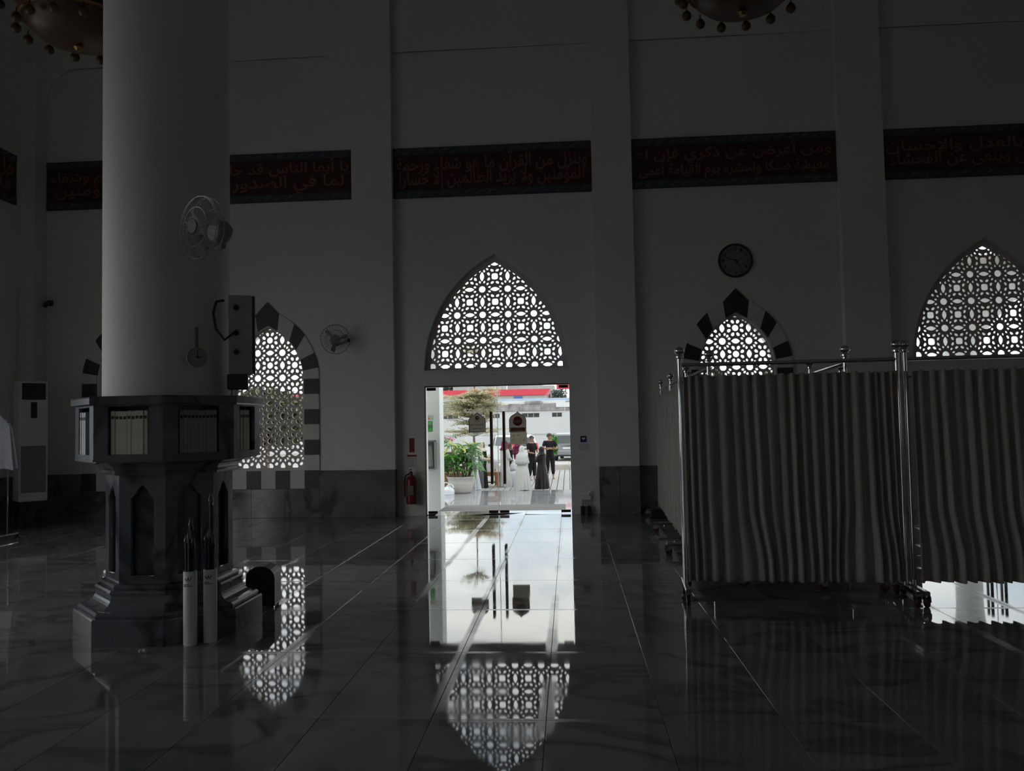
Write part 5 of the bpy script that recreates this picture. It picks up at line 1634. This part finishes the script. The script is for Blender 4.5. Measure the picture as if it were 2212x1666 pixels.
def figure(name, label, x, y, h, rz, shirt, trouser, arms, head_turn=0.0, stride=0.0, z=GZ):
    """standing person in shirt and trousers; arms = ((elbow, wrist) for left, right) in units of height; front is -Y"""
    t = thing(name, label, 'person', (x, y, z), rz)
    H = h
    def P(a, b, c, r): return (a * H, b * H, c * H, r if not isinstance(r, (int, float)) else r * H)
    nodes = [P(0, 0, .53, .055), P(0, 0, .62, .054), P(0, .004, .72, .062), P(0, .008, .80, .056), P(0, .004, .845, .030), P(0, -.006, .878, .036), P(0, -.004, .918, .052), P(0, .002, .955, .050), P(0, .004, .985, .030)]
    E_ = [(0, 1), (1, 2), (2, 3), (3, 4), (4, 5), (5, 6), (6, 7), (7, 8)]
    def add(n, pi):
        nodes.append(n); E_.append((pi, len(nodes) - 1)); return len(nodes) - 1
    arm_idx = []
    for sgn, (el, wr) in zip((1, -1), arms):
        a = add(P(sgn * .105, .006, .805, .034), 3)
        b = add(P(*el, .024), a)
        c = add(P(*wr, .017), b)
        arm_idx.append((el, wr))
    feet = []
    for sgn in (1, -1):
        st = stride * sgn
        a = add(P(sgn * .050, 0, .50, .044), 0)
        b = add(P(sgn * .055, -.012 - st * .5, .28, .032), a)
        c = add(P(sgn * .058, .005 - st, .05, .019), b)
        d_ = add(P(sgn * .060, .012 - st, .018, .017), c)
        e = add(P(sgn * .066, -.075 - st, .012, .012), d_)
    me = skin_eval(nodes, E_)
    ex = MB()
    for el, wr in arm_idx: fingers(ex, [q * H for q in wr], [q * H for q in el], H)
    hd = Vector((0, -0.002 * H, 0.93 * H)); ct, st_ = math.cos(head_turn), math.sin(head_turn)
    def HP(px, py, pz): return (hd.x + (px * ct - py * st_) * H, hd.y + (px * st_ + py * ct) * H, hd.z + pz * H)
    ex.tube([HP(0, -.047, .012), HP(0, -.060, -.008), HP(0, -.050, -.014)], [0.005 * H, 0.009 * H, 0.005 * H], 6)
    for sx in (-1, 1): ex.sphere(HP(sx * .053, .004, -.002), 0.013 * H, 8, 6, 0.5, 0.9, 1.3)
    ex.tube([HP(-.014, -.048, -.030), HP(0, -.052, -.030), HP(.014, -.048, -.030)], 0.0045 * H, 5)
    bmx = bmesh.new(); bmx.from_mesh(me)
    em = ex.mesh('x', True); bmx.from_mesh(em); bmx.to_mesh(me); bmx.free()
    me.polygons.foreach_set('use_smooth', [True] * len(me.polygons))
    add_mesh('body', me, 'skin', t)
    ey = MB()
    for sx in (-1, 1): ey.sphere(HP(sx * .019, -.047, .010), 0.0065 * H, 6, 4)
    ey.build('eyes', 'ink', t)
    hr = MB()
    def hf(s, v):
        a = 2 * PI * s; b_ = PI * 0.60 * v
        front_ = max(0.0, -math.sin(a))
        b_ *= (1 - 0.38 * front_)
        r = 0.0605
        return HP(r * 0.93 * math.sin(b_) * math.cos(a), .004 + r * 1.08 * math.sin(b_) * math.sin(a), .008 + r * 1.08 * math.cos(b_))
    hr.grid(hf, 20, 8); hr.build('hair', 'hair', t, True)
    sn = [P(0, 0, .47, .098), P(0, 0, .52, .095), P(0, 0, .61, .088), P(0, .004, .72, .092), P(0, .008, .80, .078), P(0, .006, .832, .042)]
    se = [(0, 1), (1, 2), (2, 3), (3, 4), (4, 5)]
    for sgn, (el, wr) in zip((1, -1), arms):
        sn.append(P(sgn * .108, .006, .803, .044)); se.append((4, len(sn) - 1))
        mid = [q * .75 + s_ * .25 for q, s_ in zip(el, (sgn * .105, .006, .805))]
        sn.append(P(*mid, .040)); se.append((len(sn) - 2, len(sn) - 1))
    add_mesh('shirt', skin_eval(sn, se), shirt, t)
    tn = [P(0, 0, .57, .080), P(0, 0, .515, .090)]
    te = [(0, 1)]
    for sgn in (1, -1):
        st = stride * sgn
        tn.append(P(sgn * .050, 0, .455, .070)); te.append((1, len(tn) - 1))
        tn.append(P(sgn * .055, -.012 - st * .5, .28, .052)); te.append((len(tn) - 2, len(tn) - 1))
        tn.append(P(sgn * .058, .004 - st, .085, .033)); te.append((len(tn) - 2, len(tn) - 1))
    add_mesh('trousers', skin_eval(tn, te), trouser, t)
    return t


def robed(name, label, x, y, h, rz, robe, hood, folds=13, face=True, arms=None, hem=0.19, sleeve=None, extra=None, veil_len=0.46, z=GZ, lean=0.0, crouch=1.0):
    """woman in a long robe and head covering; front is -Y"""
    t = thing(name, label, 'person', (x, y, z), rz)
    H = h; K = crouch
    arms = arms or (((.125, -.02, .62), (.05, -.115, .66)), ((-.125, -.02, .62), (-.05, -.115, .66)))
    def P(a, b, c, r): return (a * H, b * H + lean * H * c, c * H, r * H)
    nodes = [P(0, 0, .53, .06), P(0, 0, .64, .055), P(0, .004, .74, .062), P(0, .006, .80, .055), P(0, .002, .845, .028), P(0, -.008, .88, .034), P(0, -.004, .918, .050), P(0, .002, .955, .048), P(0, .004, .982, .028)]
    E_ = [(k, k + 1) for k in range(8)]
    def add(n, pi):
        nodes.append(n); E_.append((pi, len(nodes) - 1)); return len(nodes) - 1
    for sgn, (el, wr) in zip((1, -1), arms):
        a = add(P(sgn * .095, .006, .80, .03), 3); b = add(P(*el, .022), a); add(P(*wr, .015), b)
    for sgn in (1, -1):
        a = add(P(sgn * .045, 0, .49, .045), 0); b = add(P(sgn * .05, -.01, .27, .032), a); c = add(P(sgn * .05, .005, .04, .018), b); add(P(sgn * .055, -.075, .012, .012), c)
    me = skin_eval(nodes, E_)
    ex = MB()
    for el, wr in arms: fingers(ex, [wr[0] * H, wr[1] * H + lean * H * wr[2], wr[2] * H], [el[0] * H, el[1] * H, el[2] * H], H)
    ly = lean * H * .93
    ex.tube([(0, ly - .047 * H, .942 * H), (0, ly - .060 * H, .924 * H), (0, ly - .050 * H, .918 * H)], [0.005 * H, 0.008 * H, 0.005 * H], 6)
    ex.tube([(-.013 * H, ly - .047 * H, .900 * H), (0, ly - .051 * H, .900 * H), (.013 * H, ly - .047 * H, .900 * H)], 0.004 * H, 5)
    bmx = bmesh.new(); bmx.from_mesh(me); em = ex.mesh('x', True); bmx.from_mesh(em); bmx.to_mesh(me); bmx.free()
    me.polygons.foreach_set('use_smooth', [True] * len(me.polygons))
    add_mesh('body', me, 'skin', t)
    ey = MB()
    for sx in (-1, 1): ey.sphere((sx * .018 * H, ly - .046 * H, .940 * H), 0.006 * H, 6, 4)
    ey.build('eyes', 'ink', t)
    prof = [(.0, hem), (.06, hem * .97), (.2, hem * .90), (.35, hem * .80), (.48, hem * .70), (.56, .112), (.66, .108), (.74, .112), (.79, .105), (.825, .07), (.845, .04)]
    rn = random.Random(len(label) * 7 + int(x * 100))
    ph = rn.uniform(0, 6)
    def rf(s, v):
        i = min(len(prof) - 2, int(v * (len(prof) - 1))); f = v * (len(prof) - 1) - i
        zz = prof[i][0] + (prof[i + 1][0] - prof[i][0]) * f; r = prof[i][1] + (prof[i + 1][1] - prof[i][1]) * f
        a = 2 * PI * s
        dp = max(0, 1 - zz / 0.6)
        k = 1 + (0.085 * math.sin(folds * a + ph) + 0.05 * math.sin((folds - 4) * a + 1.7 * ph + 3 * zz)) * dp
        return (r * H * k * math.cos(a), (r * 0.82 * k * math.sin(a) + lean * zz) * H, zz * H + 0.006 + 0.008 * H * math.sin(3 * a + ph) * (1 if v < 0.01 else 0))
    MB().grid(rf, 72, 26).build('robe', robe, t, True)
    slv = sleeve or robe
    sm = MB()
    for sgn, (el, wr) in zip((1, -1), arms):
        w2 = [q * .85 + e_ * .15 for q, e_ in zip(wr, el)]
        pts = [(sgn * .085, .006, .79), tuple(el), tuple(w2)]
        sm.tube([(a * H, b * H + lean * H * c, c * H) for a, b, c in pts], [.046 * H, .042 * H, .034 * H], 12)
    sm.build('sleeves', slv, t, True)
    vl = veil_len
    vp = [(1.0, .012), (.985, .040), (.955, .060), (.91, .066), (.865, .062), (.83, .085), (.79, .118), (.74, .128), (.66, .134), (.58, .140), (.54, .145)]
    vp = [p for p in vp if p[0] > 1 - vl]
    hm = MB(); n = 40
    rings = []
    for zz, r in vp:
        ring = []
        for k in range(n):
            a = 2 * PI * k / n
            kf = 1 + (0.05 * math.sin(9 * a + ph) * max(0, min(1, (.82 - zz) / .2)))
            ring.append((r * 1.0 * kf * H * math.cos(a), (r * (1.0 if zz < .85 else 1.08) * kf * math.sin(a) + lean * zz + (.004 if zz > .85 else 0)) * H, zz * H))
        rings.append(ring)
    b0 = len(hm.v)
    for rg in rings: hm.v.extend(rg)
    for i in range(len(rings) - 1):
        for j in range(n):
            k = (j + 1) % n
            a = 2 * PI * (j + 0.5) / n
            zc = (vp[i][0] + vp[i + 1][0]) / 2
            if face and 0.868 < zc < 0.972 and math.sin(a) < -0.68: continue
            hm.f.append((b0 + i * n + j, b0 + i * n + k, b0 + (i + 1) * n + k, b0 + (i + 1) * n + j))
    hm.f.append(tuple(range(b0, b0 + n)))
    ho = hm.build('head_covering', hood, t, True)
    md = ho.modifiers.new('cloth', 'SOLIDIFY'); md.thickness = 0.006
    if extra: extra(t, H)
    return t


robed('person', 'woman in white prayer robe seen from behind, centre of the doorway', -1.63, 27.9, 1.52, PI, 'robe', 'robe', 15, True, None, 0.200)
robed('person', 'woman in long shiny black dress and black head cover', -0.97, 28.3, 1.47, PI + 0.9, 'satin', 'satin', 11, True, (((.13, -.03, .66), (.045, -.12, .74)), ((-.13, -.03, .64), (-.04, -.13, .70))), 0.190, None, None, 0.22)
robed('person', 'woman in white robe with maroon hood behind the door handles', -2.34, 29.4, 1.69, PI * 0.72, 'robe', 'maroonc', 14, True, (((.12, -.03, .62), (.06, -.12, .60)), ((-.13, -.02, .62), (-.07, -.11, .58))), 0.150, None, None, 0.24)
def floral_bag(t, H):
    m_ = MB()
    def f(s, v):
        a = 2 * PI * s; r = 0.075 * math.sin(PI * (0.12 + 0.80 * v))
        return (0.05 * H + r * H * 1.1 * math.cos(a), -0.15 * H + r * H * 0.6 * math.sin(a), (0.52 + 0.20 * v) * H)
    m_.grid(f, 18, 8); m_.build('floral_wrap', 'floral', t, True)
robed('person', 'woman in black dress and beige head scarf beside the potted palm', -3.12, 29.0, 1.66, PI * 0.40, 'blackcloth', 'beige', 10, True, (((.12, -.05, .64), (.05, -.15, .66)), ((-.12, -.05, .64), (-.03, -.16, .60))), 0.135, 'floral', floral_bag, 0.22)
robed('person', 'woman in white robe with fringed hem half hidden by the palm', -3.46, 28.25, 1.47, PI * 0.9, 'robe2', 'robe2', 17, True, None, 0.25)
robed('person', 'person crouching low in bright white robe between the standing women', -2.06, 29.9, 0.98, PI * 0.8, 'robe2', 'robe2', 9, True, None, 0.34)
robed('person', 'person in black with dark head scarf holding a phone, facing left', -2.44, 33.0, 1.50, -1.2, 'blackcloth', 'darkwood', 9, True, (((.12, -.05, .64), (.04, -.15, .74)), ((-.12, -.05, .64), (-.03, -.15, .72))), 0.13, None, None, 0.22)
robed('person', 'person in maroon clothes mostly hidden behind the tan notice', -2.16, 34.0, 1.62, 0.4, 'maroonc', 'maroonc', 9, True, None, 0.13, None, None, 0.22)
figure('person', 'man in black shirt behind the woman in white, looking down', -1.50, 32.4, 1.78, 0.9, 'blackcloth', 'blackcloth', (((.15, -.04, .63), (.04, -.14, .63)), ((-.15, -.03, .63), (-.05, -.13, .60))), -0.3, 0.02)
figure('person', 'barefoot man in black with folded arms looking right', -0.80, 33.2, 1.85, 0.25, 'blackcloth', 'blackcloth', (((.165, -.05, .66), (-.02, -.135, .655)), ((-.165, -.05, .665), (.03, -.12, .675))), 1.0, 0.05)


# ------------------------------------------------------------------ cars
def car(name, label, x, y, z, rz, paint):
    t = thing(name, label, 'car', (x, y, z), rz)
    W = 0.84
    low = [(-2.2, .38), (-2.25, .62), (-2.18, .98), (-0.9, 1.02), (0.9, 1.0), (1.95, .86), (2.2, .62), (2.18, .34), (1.75, .26), (-1.8, .26)]
    def body(ins): return lambda u, v: (ins, u, v)
    m_ = MB()
    rings = []
    for xx, sc in ((-W, 0.94), (-W + 0.05, 1.0), (W - 0.05, 1.0), (W, 0.94)):
        rings.append([(xx, u * (0.97 + 0.03 * sc), 0.62 + (v - 0.62) * sc) for u, v in low])
    m_.quad_ring(rings, True, True, True); m_.build('body_shell', paint, t, True, 0.5)
    cab = [(-2.10, 1.0), (-1.92, 1.62), (-1.5, 1.70), (0.1, 1.68), (0.95, 1.02)]
    m_ = MB(); rings = []
    for xx, sc in ((-W + 0.02, 0), (-W + 0.17, 1), (W - 0.17, 1), (W - 0.02, 0)):
        rings.append([(xx if v < 1.2 else math.copysign(min(abs(xx), W - 0.15), xx), u, v - (0.03 if (sc == 0 and v > 1.2) else 0)) for u, v in cab])
    m_.quad_ring(rings, True, True, True); m_.build('cabin', paint, t, True, 0.5)
    MB().quad_ring([[(-0.66, -2.105, 1.06), (0.66, -2.105, 1.06), (0.58, -1.965, 1.54), (-0.58, -1.965, 1.54)], [(-0.66, -2.06, 1.06), (0.66, -2.06, 1.06), (0.58, -1.92, 1.54), (-0.58, -1.92, 1.54)]], True, True, True).build('rear_window', 'winglass', t)
    MB().quad_ring([[(-0.66, 0.98, 1.06), (0.66, 0.98, 1.06), (0.58, 0.22, 1.62), (-0.58, 0.22, 1.62)], [(-0.66, 0.90, 1.06), (0.66, 0.90, 1.06), (0.58, 0.14, 1.62), (-0.58, 0.14, 1.62)]], True, True, True).build('windscreen', 'winglass', t)
    for sx in (-1, 1):
        sw = MB()
        for a, b_ in ((-1.85, -0.95), (-0.88, 0.05), (0.12, 0.72)):
            top = 1.58 if a < 0 else 1.30
            sw.quad_ring([[(sx * (W - 0.01), a + 0.05, 1.08), (sx * (W - 0.01), b_, 1.08), (sx * (W - 0.115), b_ - 0.06, top), (sx * (W - 0.115), a + 0.08, 1.58)], [(sx * (W - 0.06), a + 0.05, 1.08), (sx * (W - 0.06), b_, 1.08), (sx * (W - 0.17), b_ - 0.06, top), (sx * (W - 0.17), a + 0.08, 1.58)]], True, True, True)
        sw.build('side_window', 'winglass', t)
        MB().quad_ring([[(sx * 0.80, -2.235, 0.86), (sx * 0.66, -2.25, 0.84), (sx * 0.70, -2.17, 1.22), (sx * 0.79, -2.12, 1.24)], [(sx * 0.80, -2.0, 0.86), (sx * 0.66, -2.0, 0.84), (sx * 0.70, -2.0, 1.22), (sx * 0.79, -2.0, 1.24)]], True, True, True).build('tail_light', 'taillight', t)
        MB().box(sx * 0.86 - 0.07, sx * 0.86 + 0.07, 0.60, 0.72, 1.02, 1.16, 0.02).build('mirror', 'blackp', t)
        for yy in (-1.35, 1.4):
            wl = MB().tube([(sx * 0.66, yy, 0.31), (sx * 0.85, yy, 0.31)], 0.31, 20).build('wheel', 'rubber', t, True)
            MB().tube([(sx * 0.85, yy, 0.31), (sx * 0.862, yy, 0.31)], 0.19, 14).build('hub_cap', 'steel', wl)
    MB().box(-0.80, 0.80, -2.33, -2.15, 0.36, 0.64, 0.04).build('bumper', paint, t, True)
    MB().box(-0.23, 0.23, -2.262, -2.24, 0.72, 0.84).build('number_plate', 'paper', t)
    MB().box(-0.42, 0.42, -2.25, -2.20, 0.90, 0.95).build('trim_strip', 'chrome', t)
    return t


car('car', 'grey people carrier parked beyond the curb at right', 0.10, 51.5, -0.93, -0.12, 'carpaint')
car('car', 'white car parked behind the woman with maroon hood', -3.55, 47.0, -0.93, 0.55, 'carwhite')
